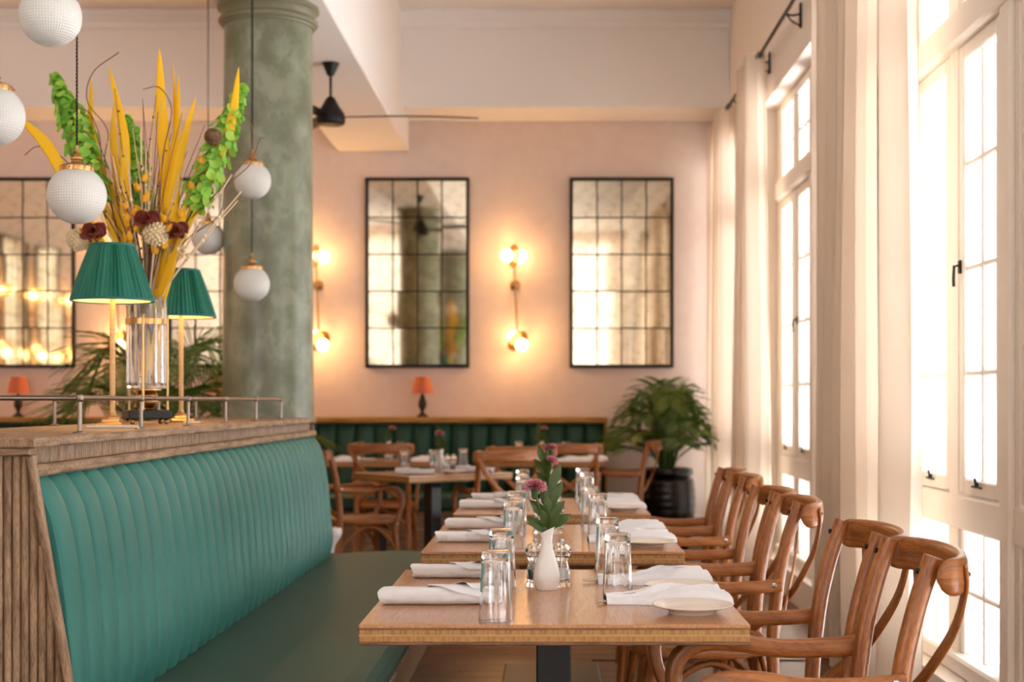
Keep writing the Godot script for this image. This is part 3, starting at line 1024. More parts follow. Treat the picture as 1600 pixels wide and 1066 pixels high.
	# bentwood hoops between the legs
	for k in 4:
		m = mb()
		var a: Array = [
			[Vector3(-0.199, 0.20, 0.178), Vector3(-0.15, 0.33, 0.155), Vector3(0, 0.415, 0.145), Vector3(0.15, 0.33, 0.155), Vector3(0.199, 0.20, 0.178)],
			[Vector3(-0.193, 0.20, -0.23), Vector3(-0.15, 0.33, -0.205), Vector3(0, 0.415, -0.19), Vector3(0.15, 0.33, -0.205), Vector3(0.193, 0.20, -0.23)],
			[Vector3(-0.199, 0.20, 0.175), Vector3(-0.192, 0.33, 0.12), Vector3(-0.188, 0.415, -0.02), Vector3(-0.188, 0.33, -0.17), Vector3(-0.193, 0.20, -0.23)],
			[Vector3(0.199, 0.20, 0.175), Vector3(0.192, 0.33, 0.12), Vector3(0.188, 0.415, -0.02), Vector3(0.188, 0.33, -0.17), Vector3(0.193, 0.20, -0.23)]][k]
		m.sweep(curve(a, 18), circle(0.0105, 10))
		obj("bent_brace", m, M.chair, t)
	return t

func place(o: Node3D, x: float, d: float, turn := 0.0, y := 0.0) -> Node3D:
	o.position = Vector3(x, y, -d); o.rotation.y = turn
	return o

func tables_and_chairs() -> void:
	var t1 := make_table(0.80, 0.95, "nearest oak table with layered edge, in front of the teal banquette")
	place(t1, 0.011, 3.375)
	place(dup(t1, "dining_table", "second oak table in the row, right behind the nearest one", Vector3.ZERO), 0.011, 4.781)
	place(dup(t1, "dining_table", "third oak table in the row, farthest of the row beside the banquette", Vector3.ZERO), 0.011, 6.215)
	var t4 := make_table(0.80, 0.64, "oak table standing cornerwise in the middle of the room with a flower vase")
	place(t4, -0.745, 9.09, deg_to_rad(40))
	var t5 := make_table(0.90, 0.66, "oak table against the right end of the dark green wall banquette")
	place(t5, -0.03, 10.99)
	place(dup(t5, "dining_table", "oak table at the dark green wall banquette, next to the green column", Vector3.ZERO), -1.30, 10.99)
	var c := make_chair("crossback wooden armchair nearest the camera, at the nearest table")
	place(c, 0.475, 2.995, -PI / 2 - 0.02)
	# beside the window wall: two to a table, facing the tables
	var row := [[0.472, 3.455, 0.02, "crossback wooden armchair second nearest the camera, beside the nearest chair"],
		[0.47, 4.475, -0.01, "crossback wooden armchair at the near right of the second table, third from the camera"],
		[0.472, 4.955, 0.02, "crossback wooden armchair at the far right of the second table, fourth from the camera"],
		[0.495, 5.86, 0.0, "crossback wooden armchair at the near right of the third table, fifth from the camera"],
		[0.505, 6.345, -0.03, "crossback wooden armchair at the far right of the third table, last of the window row"]]
	for r in row: dup(c, "dining_chair", r[3], Vector3(r[0], 0, -r[1]), -PI / 2 + r[2], "chairs along the window")
	c.set_meta("group", "chairs along the window")
	# farther chairs: [x, d of the chair, direction it faces (x, depth), label]
	var far := [
		[-1.20, 9.12, Vector2(0.90, 0.44), "wooden armchair seen side-on left of the cornerwise table, next to the green column"],
		[-0.34, 9.02, Vector2(-0.34, 0.94), "wooden armchair with its back to us at the right of the cornerwise table"],
		[-0.17, 9.80, Vector2(0.05, 1.0), "wooden armchair with its back to us, left one in front of the right-hand wall table"],
		[0.15, 10.42, Vector2(0.02, 1.0), "wooden armchair with its back to us, right one in front of the right-hand wall table"],
		[-1.20, 10.45, Vector2(0.0, 1.0), "wooden armchair with its back to us at the wall table next to the green column"],
		[0.50, 11.02, Vector2(-1.0, 0.1), "wooden armchair seen side-on in front of the black palm pot"]]
	for f in far:
		dup(c, "dining_chair", f[3], Vector3(f[0], 0, -f[1]), atan2(f[2].x, -f[2].y), "chairs farther back")

# ---------------------------------------------------------------- what lies on the tables
func tumbler() -> MB:      # an upturned heavy tumbler: thick base on top, faceted sides
	var m := mb()
	var facet := func(th: float, y: float) -> float:
		var k := smoothstep(0.022, 0.045, y) * (1.0 - smoothstep(0.128, 0.137, y))
		var a := fposmod(th, TAU / 9) - TAU / 18
		return 1.0 - k * 0.035 * (1.0 - cos(PI / 9) / cos(a)) / (1.0 - cos(PI / 9)) * 0.8 + k * 0.0
	var prof := [Vector2(0.0325, 0.0009), Vector2(0.0340, 0.0), Vector2(0.0354, 0.0014), Vector2(0.0350, 0.02)]
	for k in 8: prof.append(Vector2(lerpf(0.0347, 0.0305, k / 7.0), lerpf(0.026, 0.134, k / 7.0)))
	prof.append_array([Vector2(0.0298, 0.141), Vector2(0.0285, 0.1445), Vector2(0.026, 0.146), Vector2(0.0, 0.146)])
	m.lathe(prof, 54, facet, 50.0)
	m.lathe([Vector2(0.0, 0.130), Vector2(0.020, 0.1295), Vector2(0.0245, 0.126), Vector2(0.0262, 0.119), Vector2(0.0322, 0.02), Vector2(0.0325, 0.0009)], 54, null, 50.0)
	return m

func bud_vase() -> MB:
	var m := mb()
	var P := PackedVector3Array()
	var U := PackedVector2Array()
	var prof := curve([Vector2(0.0, 0.0), Vector2(0.023, 0.0), Vector2(0.0265, 0.003), Vector2(0.0315, 0.02), Vector2(0.0325, 0.034), Vector2(0.0285, 0.056), Vector2(0.020, 0.082), Vector2(0.0145, 0.104), Vector2(0.0135, 0.120), Vector2(0.0165, 0.136), Vector2(0.0195, 0.143)], 40)
	prof.append_array([Vector2(0.0185, 0.1445), Vector2(0.0172, 0.142), Vector2(0.012, 0.122), Vector2(0.0115, 0.10)])
	for j in prof.size():
		for i in 37:
			var th := TAU * (i % 36) / 36.0
			var q: Vector2 = prof[j]
			var lip := smoothstep(0.112, 0.143, q.y)
			P.append(Vector3(q.x * cos(th) * (1 + 0.12 * lip * cos(th)), q.y + lip * 0.0085 * cos(th), -q.x * sin(th)))   # the mouth is cut aslant
			U.append(Vector2(i, j))
	m.grid(P, 37, prof.size(), true, U)
	return m

func napkin_roll(len: float, w: float, h: float, seed_: int, flare := 0.0) -> MB:
	# a cloth rolled flat: the section spirals, its loose edge runs aslant over the top
	var r := RandomNumberGenerator.new(); r.seed = seed_
	var f := FastNoiseLite.new(); f.seed = seed_; f.frequency = 6.0
	var nu := 57
	var nv := 30
	var slant := r.randf_range(1.2, 1.9)
	var th0 := r.randf_range(0.55, 0.9)
	var P := PackedVector3Array()
	var U := PackedVector2Array()
	for j in nv:
		var s := float(j) / (nv - 1)
		var edge := th0 - 0.25 + slant * 0.75 * s
		for i in nu:
			var a := edge + TAU * i / (nu - 1)
			var k := 1.0 + 0.30 * (float(i) / (nu - 1))      # the outer layer ends with a step
			var ww := w * (1.0 + flare * (s - 0.5)) * (1.0 - 0.10 * pow(1.0 - s, 3.0))
			var hh := h * (1.0 + flare * 1.2 * (s - 0.5))
			var y := sin(a)
			var x := cos(a)
			var q := Vector2(signf(x) * pow(absf(x), 0.75) * ww / 2, signf(y) * pow(absf(y), 0.85) * hh / 2) * k / 1.15
			var wob := f.get_noise_3d(s * 0.6, x * 0.12, y * 0.12) * 0.010
			q *= 1.0 + wob * 6.0
			P.append(Vector3((s - 0.5) * len + (0.006 * sin(a * 2.0 + seed_) if j == 0 or j == nv - 1 else 0.0), maxf(hh / 2 + q.y, 0.0004), q.x + f.get_noise_2d(s, 5.0) * 0.008))
			U.append(Vector2(a * 0.03, s * len))
	var m := mb()
	# P runs: around a from +z to +y, along +x. Outside needs du x dv; z->y turned gives -x, so reverse du
	var Q := PackedVector3Array()
	for j in nv:
		for i in nu: Q.append(P[j * nu + nu - 1 - i])
	m.grid(Q, nu, nv, false, U)
	for flap in 2:             # loose folds over the top, their upper edges standing off
		var F := PackedVector3Array()
		var V := PackedVector2Array()
		var s0: float = [0.40, 0.62][flap]
		for j in 16:
			var s := lerpf(s0, 0.995 + 0.02 * flap, j / 15.0)
			var q := (s - s0) / (1.0 - s0)
			for i in 9:
				var e := i / 8.0
				# from the back over the top to an edge on the side towards us
				var a := lerpf(2.5, lerpf(1.5, [0.15, 0.75][flap], smoothstep(0.0, 0.45, q)) + 0.14 * sin(q * 9.0 + seed_ + flap * 2.0), e)
				var lift := 0.002 + 0.002 * flap + (0.011 * sin(PI * clampf(q * 1.1, 0, 1)) * (0.55 + 0.45 * sin(q * 12.0 + seed_ + flap))) * pow(e, 3.0)
				var p := Vector2(signf(cos(a)) * pow(absf(cos(a)), 0.75) * (w * 0.53 + lift), signf(sin(a)) * pow(absf(sin(a)), 0.85) * (h * 0.53 + lift))
				F.append(Vector3((s - 0.5) * len, maxf(h / 2 + p.y, 0.0006), p.x + f.get_noise_2d(s, 5.0) * 0.008))
				V.append(Vector2(a * 0.03, s * len))
		var G := PackedVector3Array()
		for j in 16:
			for i in 9: G.append(F[j * 9 + i])
		m.grid(G, 9, 16, false, V)
	for j in [0, nv - 1]:      # rolled layers seen in the open ends
		var c := Vector3.ZERO
		for i in nu: c += P[j * nu + i] / nu
		var inward := Vector3(0.010 if j == 0 else -0.010, 0, 0)
		for i in nu - 1:
			var a := P[j * nu + i]
			var b := P[j * nu + i + 1]
			var a2 := a.lerp(c, 0.45) + inward * (0.3 + 0.7 * (i % 2))
			var b2 := b.lerp(c, 0.45) + inward * (0.3 + 0.7 * ((i + 1) % 2))
			m.tri(a, b, b2, -inward); m.tri(a, b2, a2, -inward); m.tri(a2, b2, c + inward * 0.4, -inward)
	return m

# a napkin wrapped round cutlery like a cone: narrow and twisted on the left, a raised open fold on the right
func napkin_wrap(seed_: int) -> MB:
	var f := FastNoiseLite.new(); f.seed = seed_; f.frequency = 5.0
	var m := mb()
	for layer in 2:
		var nu := 25
		var nv := 26
		var P := PackedVector3Array()
		var U := PackedVector2Array()
		for j in nv:
			var s := float(j) / (nv - 1)
			for i in nu:
				var t := -1.0 + 2.0 * i / (nu - 1)
				var w := lerpf(0.034, 0.062, smoothstep(0.0, 0.7, s)) * (1.0 if layer == 0 else 0.86)
				var h := lerpf(0.016, 0.030, smoothstep(0.1, 0.6, s)) + (0.016 * smoothstep(0.62, 1.0, s) * smoothstep(-0.2, -0.9, t))
				h += 0.006 * sin(s * 7.0 + layer * 1.5 + seed_) * smoothstep(0.1, 0.4, s)
				var arch := pow(maxf(0.0, 1.0 - t * t), 0.42)
				var y := h * arch * (1.0 if layer == 0 else 1.12) + f.get_noise_2d(s * 0.8 + layer, t * 0.25) * 0.006 * arch
				if layer == 1:
					var cut := -0.35 + 0.9 * (1.0 - s)       # the upper fold covers the back half, its edge runs aslant
					t = minf(t, cut) if cut < 1.0 else t
					y += 0.0035 if t < cut - 0.02 else 0.0
				P.append(Vector3(-0.135 + 0.27 * s + (0.012 * t if j == nv - 1 else 0.0), maxf(0.0005, y), w * t + f.get_noise_2d(s * 0.7, 9.0) * 0.01))
				U.append(Vector2(t * w, s * 0.27))
		var Q := PackedVector3Array()
		for j in nv:
			for i in nu: Q.append(P[j * nu + nu - 1 - i])
		m.grid(Q, nu, nv, false, U)
		for j in [0, nv - 1]:
			for i in nu - 1:
				var a := P[j * nu + i]
				var b := P[j * nu + i + 1]
				m.tri(a, b, Vector3(b.x, 0.0005, b.z), Vector3(-1 if j == 0 else 1, 0, 0)); m.tri(a, Vector3(b.x, 0.0005, b.z), Vector3(a.x, 0.0005, a.z), Vector3(-1 if j == 0 else 1, 0, 0))
	return m

func make_plate(label: String) -> Node3D:
	var m := mb()
	m.lathe([Vector2(0, 0.003), Vector2(0.046, 0.003), Vector2(0.047, 0.0), Vector2(0.051, 0.0), Vector2(0.0525, 0.006), Vector2(0.062, 0.0095), Vector2(0.084, 0.0155), Vector2(0.0868, 0.0172), Vector2(0.0872, 0.0186), Vector2(0.0862, 0.0196), Vector2(0.083, 0.0192), Vector2(0.064, 0.0142), Vector2(0.059, 0.0115), Vector2(0.054, 0.0088), Vector2(0.04, 0.0078), Vector2(0, 0.0078)], 64, null, 60.0)
	return tag(obj("side_plate", m, M.plate), label, "plate", "side plates on the tables")

func make_mill(label: String, filling: Material) -> Node3D:
	var t := thing("pepper_mill" if filling == M.pepper else "salt_mill", label, "mill")
	var m := mb()
	m.lathe([Vector2(0, 0.0), Vector2(0.0235, 0.0), Vector2(0.0245, 0.004), Vector2(0.022, 0.010), Vector2(0.0195, 0.014), Vector2(0.0215, 0.022), Vector2(0.0215, 0.040), Vector2(0.0185, 0.052), Vector2(0.0165, 0.060), Vector2(0.0185, 0.066), Vector2(0.020, 0.070), Vector2(0.0205, 0.072), Vector2(0.0, 0.072)], 32)
	m.lathe([Vector2(0, 0.066), Vector2(0.0145, 0.064), Vector2(0.0135, 0.058), Vector2(0.0165, 0.045), Vector2(0.0185, 0.036), Vector2(0.0185, 0.020), Vector2(0.0, 0.014)], 28)
	obj("body", m, M.glass, t)
	m = mb()
	m.lathe([Vector2(0, 0.0145), Vector2(0.0182, 0.020), Vector2(0.0182, 0.036), Vector2(0.0172, 0.041), Vector2(0.009, 0.045), Vector2(0.0, 0.046)], 24)
	obj("filling", m, filling, t)
	m = mb()
	m.lathe([Vector2(0, 0.0728), Vector2(0.0185, 0.0728), Vector2(0.0235, 0.079), Vector2(0.0250, 0.088), Vector2(0.0235, 0.097), Vector2(0.0175, 0.1045), Vector2(0.009, 0.108), Vector2(0.0, 0.1085)], 32)
	m.lathe([Vector2(0, 0.103), Vector2(0.008, 0.1025), Vector2(0.0165, 0.0985), Vector2(0.0215, 0.088), Vector2(0.0175, 0.077), Vector2(0, 0.0765)], 28)
	obj("head", m, M.glass, t)
	m = mb()
	m.lathe([Vector2(0, 0.047), Vector2(0.0022, 0.047), Vector2(0.0022, 0.064), Vector2(0.0045, 0.0645), Vector2(0.0045, 0.0655), Vector2(0.0022, 0.0658), Vector2(0.0022, 0.109), Vector2(0.0045, 0.1092), Vector2(0.006, 0.1125), Vector2(0.0052, 0.1165), Vector2(0.0, 0.1185)], 16)
	obj("spindle", m, M.silver, t)
	return t

# a ruffled pink carnation on its stem; the bloom is at the local point top
func make_carnation(label: String, top: Vector3) -> Node3D:
	var t := thing("carnation", label, "flower")
	var m := mb()
	m.sweep(curve([Vector3(0, 0.02, 0), Vector3(0.001, 0.10, 0), top * 0.72 + Vector3(0.003, 0.02, 0), top - Vector3(0, 0.018, 0)], 14), circle(0.0021, 8))
	obj("stem", m, M.stem, t)
	m = mb()
	m.x = Transform3D(Basis.IDENTITY, top)
	m.lathe([Vector2(0, -0.030), Vector2(0.005, -0.029), Vector2(0.0075, -0.022), Vector2(0.0085, -0.008), Vector2(0.0115, 0.0), Vector2(0.008, -0.002), Vector2(0, -0.004)], 14)
	obj("calyx", m, M.stem, t)
	m = mb()
	var pink := Color(0.80, 0.17, 0.25)
	var pale := Color(0.97, 0.80, 0.80)
	var g := PI * (3.0 - sqrt(5.0))
	for k in 86:
		var f := (k + 0.5) / 86.0
		var pol := lerpf(0.12, 1.75, sqrt(f))
		var az := g * k
		var dir := Vector3(sin(pol) * cos(az), cos(pol) * 0.72, sin(pol) * sin(az))
		var side := dir.cross(Vector3.UP).normalized() if absf(dir.y) < 0.98 else Vector3.RIGHT
		side = side.rotated(dir.normalized(), rng.randf_range(-0.9, 0.9))
		var nr := side.cross(dir).normalized()
		var R := 0.0285 * rng.randf_range(0.9, 1.08)
		var P := PackedVector3Array()
		var C := PackedColorArray()
		var U := PackedVector2Array()
		for j in 4:
			var s := [0.25, 0.6, 0.88, 1.0][j] as float
			for i in 7:
				var q := -1.0 + i / 3.0
				var ruff := (1 if i % 2 else -1) * 0.0028 * s * s
				var rr := R * (s - 0.10 * q * q * s) + (0.0016 if i % 2 and j == 3 else 0.0)
				P.append(dir * rr + side * q * 0.0105 * s + nr * ruff)
				C.append(pink.lerp(pale, smoothstep(0.80, 1.0, s) * 1.0 if (i + k) % 2 else 0.0).lerp(Color(0.55, 0.05, 0.14), 0.4 * (1.0 - s)))
				U.append(Vector2(q, s))
		m.x = Transform3D(Basis.IDENTITY, top)
		m.grid(P, 7, 4, false, U, C)
	obj("bloom", m, M.tint, t)
	return t

func leaf_mesh(len: float, w: float, bend: float) -> MB:      # along +y, folded a little along its rib
	var m := mb()
	var P := PackedVector3Array()
	var U := PackedVector2Array()
	for j in 10:
		var s := j / 9.0
		var ww := w * pow(sin(PI * pow(s, 0.8)), 0.9) * 0.5 + 0.0004
		for i in 5:
			var q := -1.0 + i * 0.5
			P.append(Vector3(q * ww, len * s * cos(bend * s * 0.6), len * s * sin(bend * s * 0.6) + absf(q) * ww * 0.35))
			U.append(Vector2(q * 0.5 + 0.5, s))
	m.grid(P, 5, 10, false, U)
	return m

func aim(o: Node3D, at: Vector3, dir: Vector3, roll: float) -> void:
	var y := dir.normalized()
	var xx := y.cross(Vector3(0.2, 0.3, 1.0)).normalized()
	o.transform = Transform3D(Basis(xx, y, xx.cross(y)).rotated(y, roll), at)

# the green sprig of pointed leaves round the carnation
func make_sprig(label: String) -> Node3D:
	var t := thing("leafy_sprig", label, "foliage")
	var m := mb()
	var ax := curve([Vector3(0, 0.02, 0), Vector3(0.001, 0.12, 0), Vector3(0.004, 0.19, 0), Vector3(0.012, 0.262, 0)], 12)
	m.sweep(ax, circle(0.0017, 8))
	obj("stem", m, M.stem, t)
	var lm := [leaf_mesh(0.064, 0.027, 0.5).mesh(), leaf_mesh(0.056, 0.025, 0.3).mesh(), leaf_mesh(0.050, 0.022, 0.8).mesh()]
	# [height on the stem, direction left-right, up, towards us]
	var L := [[0.140, -0.75, 0.72, 0.35], [0.142, 0.55, 0.75, 0.5], [0.150, -0.95, 0.50, 0.25], [0.152, 0.95, 0.55, 0.3], [0.150, -0.2, 0.8, 0.75], [0.155, 0.25, 0.85, 0.6], [0.172, -0.72, 0.85, 0.2], [0.175, 0.78, 0.8, 0.25], [0.178, 0.05, 0.9, 0.6],
		[0.192, -0.28, 1.0, 0.3], [0.196, 0.42, 1.0, 0.3], [0.205, -0.55, 0.95, -0.2], [0.210, 0.62, 0.95, -0.1], [0.222, 0.2, 1.0, 0.2], [0.228, -0.2, 1.0, -0.3], [0.245, 0.5, 0.9, 0.2], [0.16, -0.3, 0.7, -0.7], [0.17, 0.4, 0.7, -0.7]]
	for k in L.size():
		var o := obj("leaf", lm[k % 3], M.leaf, t)
		aim(o, Vector3(0.001 + (L[k][0] - 0.12) * 0.07, L[k][0], 0), Vector3(L[k][1], L[k][2], L[k][3]), PI + rng.randf_range(-0.5, 0.5))
	return t

func make_knife(label: String) -> Node3D:
	var m := mb()
	var sc := []
	var path := []
	for k in 15:
		var f := k / 14.0
		path.append(Vector3(-0.10 + 0.20 * f, 0.006, 0))
		sc.append(Vector2(0.8 if f < 0.5 else 0.3, 0.75 + 0.25 * cos(f * 6.0) if f < 0.5 else 1.1 * sqrt(maxf(0.02, 1.0 - pow((f - 0.5) * 2.0, 4.0)))))
	m.sweep(path, oval(0.007, 0.014, 12, 2.5), sc, Vector3(0, 0, 1))
	return tag(obj("table_knife", m, M.silver), label, "knife")

func make_spoon(label: String) -> Node3D:
	var t := thing("spoon", label, "spoon")
	var m := mb()
	var P := PackedVector3Array()
	var U := PackedVector2Array()
	for side in 2:
		for j in 7:
			var f := j / 6.0 if side == 0 else 1.0 - j / 6.0
			for i in 21:
				var a := -TAU * (i % 20) / 20.0
				P.append(Vector3(-0.085 + cos(a) * 0.026 * f, 0.004 + (0.008 * f * f) + (0.0014 if side else 0.0), sin(a) * 0.018 * f))
				U.append(Vector2(i, j))
	var Q := PackedVector3Array()
	for j in 14:
		for i in 21: Q.append(P[j * 21 + 20 - i])
	m.grid(Q, 21, 14, true, U)
	obj("bowl", m, M.silver, t)
	m = mb()
	m.sweep(curve([Vector3(-0.061, 0.0115, 0), Vector3(-0.03, 0.014, 0), Vector3(0.03, 0.009, 0), Vector3(0.09, 0.008, 0)], 12), oval(0.0025, 0.008, 10, 2.5), [], Vector3(0, 0, 1))
	obj("handle", m, M.silver, t)
	return t

const TOP := 0.7502

func table_settings() -> void:
	var which := ["nearest", "second", "third"]
	var glass0: Node3D
	var plate0: Node3D
	var roll0 := [napkin_roll(0.262, 0.060, 0.040, 4).mesh(), napkin_roll(0.235, 0.056, 0.036, 9).mesh()]
	var wrap0 := [napkin_wrap(3).mesh(), napkin_wrap(8).mesh()]
	var vase0: Node3D
	var carn0: Node3D
	var sprig0: Node3D
	var pep0: Node3D
	var salt0: Node3D
	for k in 3:
		var f: float = [2.90, 4.306, 5.74][k]
		var w: String = which[k] + " table"
		var gl: Array = [[[-0.111, 0.055], [-0.115, 0.56], [0.161, 0.44], [0.156, 0.90]], [[-0.110, 0.10], [-0.112, 0.60], [0.165, 0.48], [0.150, 0.88]], [[-0.110, 0.18], [-0.12, 0.72], [0.165, 0.46], [0.155, 0.88]]][k]
		for i in 4:
			var lab: String = "clear faceted tumbler turned upside down at the %s of the %s" % [["front left", "back left", "front right", "back right"][i], w]
			var at := Vector3(gl[i][0], TOP, -(f + gl[i][1]))
			if glass0: dup(glass0, "tumbler", lab, at, i * 0.5)
			else:
				glass0 = tag(obj("tumbler", tumbler(), M.glass, self, at), lab, "glass", "upturned tumblers")
		for i in 2:
			var lab: String = "white cloth napkin rolled up at the %s left of the %s" % [["front", "back"][i], w]
			var o := tag(obj("napkin", roll0[(i + k) % 2], M.linen, self, Vector3(-0.246 + 0.012 * i, TOP, -(f + [0.30, 0.775][i]))), lab, "napkin", "napkins on the row of tables")
			o.rotation.y = [0.02, -0.05][i] + 0.02 * k
			lab = "white napkin wrapped round cutlery at the %s right of the %s" % [["front", "back"][i], w]
			o = tag(obj("napkin", wrap0[i], M.linen, self, Vector3(0.262 - 0.006 * i, TOP, -(f + [0.325, 0.665][i]))), lab, "napkin", "napkins on the row of tables")
			o.rotation.y = [0.09, 0.05][i]
			lab = "cream china side plate at the %s right of the %s" % [["front", "back"][i], w]
			var at := Vector3([0.309, 0.316][i], TOP, -(f + [0.165, 0.50][i]))
			if plate0: dup(plate0, "side_plate", lab, at)
			else:
				plate0 = make_plate(lab); plate0.position = at
		var c := Vector3(-0.006, TOP, -(f + 0.545))
		var turn: float = [0.0, 0.7, -0.5][k]
		var top := Vector3(-0.029, 0.247, 0.004)
		var labs := ["slim white bud vase with slanted mouth at the middle of the " + w, "ruffled pink carnation in the white vase on the " + w, "sprig of dark green pointed leaves in the white vase on the " + w,
			"clear pepper mill left of the white vase on the " + w, "clear salt mill right of the white vase on the " + w]
		if vase0:
			dup(vase0, "bud_vase", labs[0], c, turn); dup(carn0, "carnation", labs[1], c, turn + 2.6 + k); dup(sprig0, "leafy_sprig", labs[2], c, turn + 2.0)
			dup(pep0, "pepper_mill", labs[3], c + Vector3(-0.028, 0, -0.058)); dup(salt0, "salt_mill", labs[4], c + Vector3(0.036, 0, -0.054))
		else:
			vase0 = tag(obj("bud_vase", bud_vase(), M.china, self, c), labs[0], "vase")
			carn0 = make_carnation(labs[1], top); carn0.position = c
			sprig0 = make_sprig(labs[2]); sprig0.position = c
			pep0 = make_mill(labs[3], M.pepper); pep0.position = c + Vector3(-0.028, 0, -0.058)
			salt0 = make_mill(labs[4], M.salt); salt0.position = c + Vector3(0.036, 0, -0.054)
	var kn := make_knife("silver table knife sticking out of the back right napkin on the nearest table")
	kn.position = Vector3(0.185, TOP, -3.575); kn.rotation.y = 0.03
	var sp := make_spoon("silver spoon lying on the front right napkin of the nearest table")
	sp.position = Vector3(0.262, TOP + 0.016, -3.235); sp.rotation = Vector3(0, 0.06, 0.09)
	kn = make_knife("silver table knife tucked into the front right napkin of the nearest table")
	kn.position = Vector3(0.208, TOP, -3.205); kn.rotation.y = 0.09
	# tables farther back
	var far := [["cornerwise table", -0.745, 9.09, deg_to_rad(40)], ["right-hand wall table", -0.03, 10.99, 0.0], ["wall table next to the green column", -1.30, 10.99, 0.0]]
	for k in 3:
		var b := Basis(Vector3.UP, far[k][3])
		var o := Vector3(far[k][1], TOP, -far[k][2])
		var w: String = far[k][0]
		var gp: Array = [[Vector3(-0.20, 0, -0.02), Vector3(-0.01, 0, 0.03), Vector3(0.29, 0, -0.06)], [Vector3(-0.20, 0, 0.1), Vector3(0.16, 0, 0.1)], [Vector3(-0.14, 0, 0.1), Vector3(0.16, 0, 0.1)]][k]
		for i in gp.size(): dup(glass0, "tumbler", "small looking upturned tumbler, the %s one on the %s" % [["left", "middle", "right"][i if gp.size() == 3 else i * 2], w], o + b * gp[i])
		var vp: Vector3 = [Vector3(0.08, 0, -0.02), Vector3(-0.03, 0, 0.0), Vector3(0.06, 0, 0.02)][k]
		dup(vase0, "bud_vase", "white bud vase on the " + w, o + b * vp)
		dup(carn0, "carnation", "pink carnation in the vase on the " + w, o + b * vp, 1.2 + k)
		dup(sprig0, "leafy_sprig", "green leaves in the vase on the " + w, o + b * vp, 2.2 + k)
		dup(pep0, "pepper_mill", "clear pepper mill on the " + w, o + b * (vp + Vector3(0.06, 0, 0.055)))
		dup(salt0, "salt_mill", "clear salt mill on the " + w, o + b * (vp + Vector3(0.0, 0, 0.065)))
		for i in 2:
			var q: Vector3 = [[Vector3(-0.23, 0, 0.14), Vector3(0.20, 0, 0.19)], [Vector3(0.19, 0, 0.24), Vector3(0.33, 0, 0.05)], [Vector3(-0.27, 0, 0.2), Vector3(0.31, 0, 0.18)]][k][i]
			var n := tag(obj("napkin", roll0[1] if k < 1 else wrap0[i], M.linen, self, o + b * q), "white napkin, the %s one on the %s" % [["left", "right"][i], w], "napkin", "napkins farther back")
			n.rotation.y = far[k][3] + [2.4, 2.2][i] if k == 0 else 0.1
		dup(plate0, "side_plate", "cream side plate on the " + w, o + b * [Vector3(0.02, 0, 0.20), Vector3(-0.16, 0, 0.22), Vector3(-0.08, 0, 0.22)][k])

# ---------------------------------------------------------------- lights that hang, stand and sit on the wall
func omni(parent: Node3D, at: Vector3, col: Color, energy: float, size: float) -> void:
	var l := OmniLight3D.new()
	l.name = "bulb_light"
	l.light_color = col; l.light_energy = energy; l.light_size = size
	l.omni_range = 20.0; l.omni_attenuation = 2.0; l.shadow_enabled = true
	parent.add_child(l, true)
	l.position = at

func sconces() -> void:
	var xs := [-0.285, -1.945, -3.62, -5.28]
	var labs := ["brass wall light with glowing globes between the two right-hand mirrors", "brass wall light with glowing globes just right of the green column", "brass wall light with glowing globes behind the palm and the bouquet", "brass wall light with glowing globes beyond the left edge of the picture"]
	var src: Node3D
	var side := [-7.25, -6.1, -4.93]
	for k in 7:
		if k > 3:
			dup(src, "wall_light", "brass wall light on the left wall outside the picture, the %s of three" % ["farthest", "middle one", "nearest"][k - 4], Vector3(XL, 2.185, side[k - 4]), PI / 2)
			continue
		var at := Vector3(xs[k], 2.185, -W)
		if src:
			dup(src, "wall_light", labs[k], at)
			continue
		src = thing("wall_light", labs[k], "wall light", at)
		var m := mb()
		m.x = Transform3D(Basis(Vector3.RIGHT, PI / 2), Vector3.ZERO)
		m.lathe([Vector2(0, 0), Vector2(0.045, 0), Vector2(0.045, 0.012), Vector2(0.02, 0.02), Vector2(0.016, 0.07), Vector2(0.022, 0.085), Vector2(0.022, 0.105), Vector2(0.0, 0.11)], 24)
		obj("back_plate", m, M.brass, src)
		m = mb()
		m.sweep([Vector3(-0.01, 0.25, 0.095), Vector3(0.02, -0.46, 0.095)], circle(0.008, 10))
		obj("rod", m, M.brass, src)
		var heads := [[Vector3(-0.012, 0.235, 0.10), Vector3(-0.88, 0.02, 0.47)], [Vector3(0.022, -0.475, 0.10), Vector3(0.55, -0.58, 0.60)]]
		for h in heads:
			var nrm: Vector3 = h[1].normalized()
			var y := nrm
			var xx := y.cross(Vector3(0.3, 0.9, 0.1)).normalized()
			var b := Basis(xx, y, xx.cross(y))
			m = mb()
			m.x = Transform3D(b, h[0])
			m.lathe([Vector2(0, -0.006), Vector2(0.096, -0.006), Vector2(0.100, 0.0), Vector2(0.096, 0.006), Vector2(0, 0.006)], 32)
			obj("disc", m, M.brass, src)
			for s in [1.0, -1.0]:
				m = mb()
				m.ball(Vector3.ZERO, 0.054, 24)
				var g := obj("globe", m, M.glow, src, h[0] + nrm * s * 0.062)
				omni(g, Vector3.ZERO, Color(1.0, 0.74, 0.46), 0.045, 0.05)

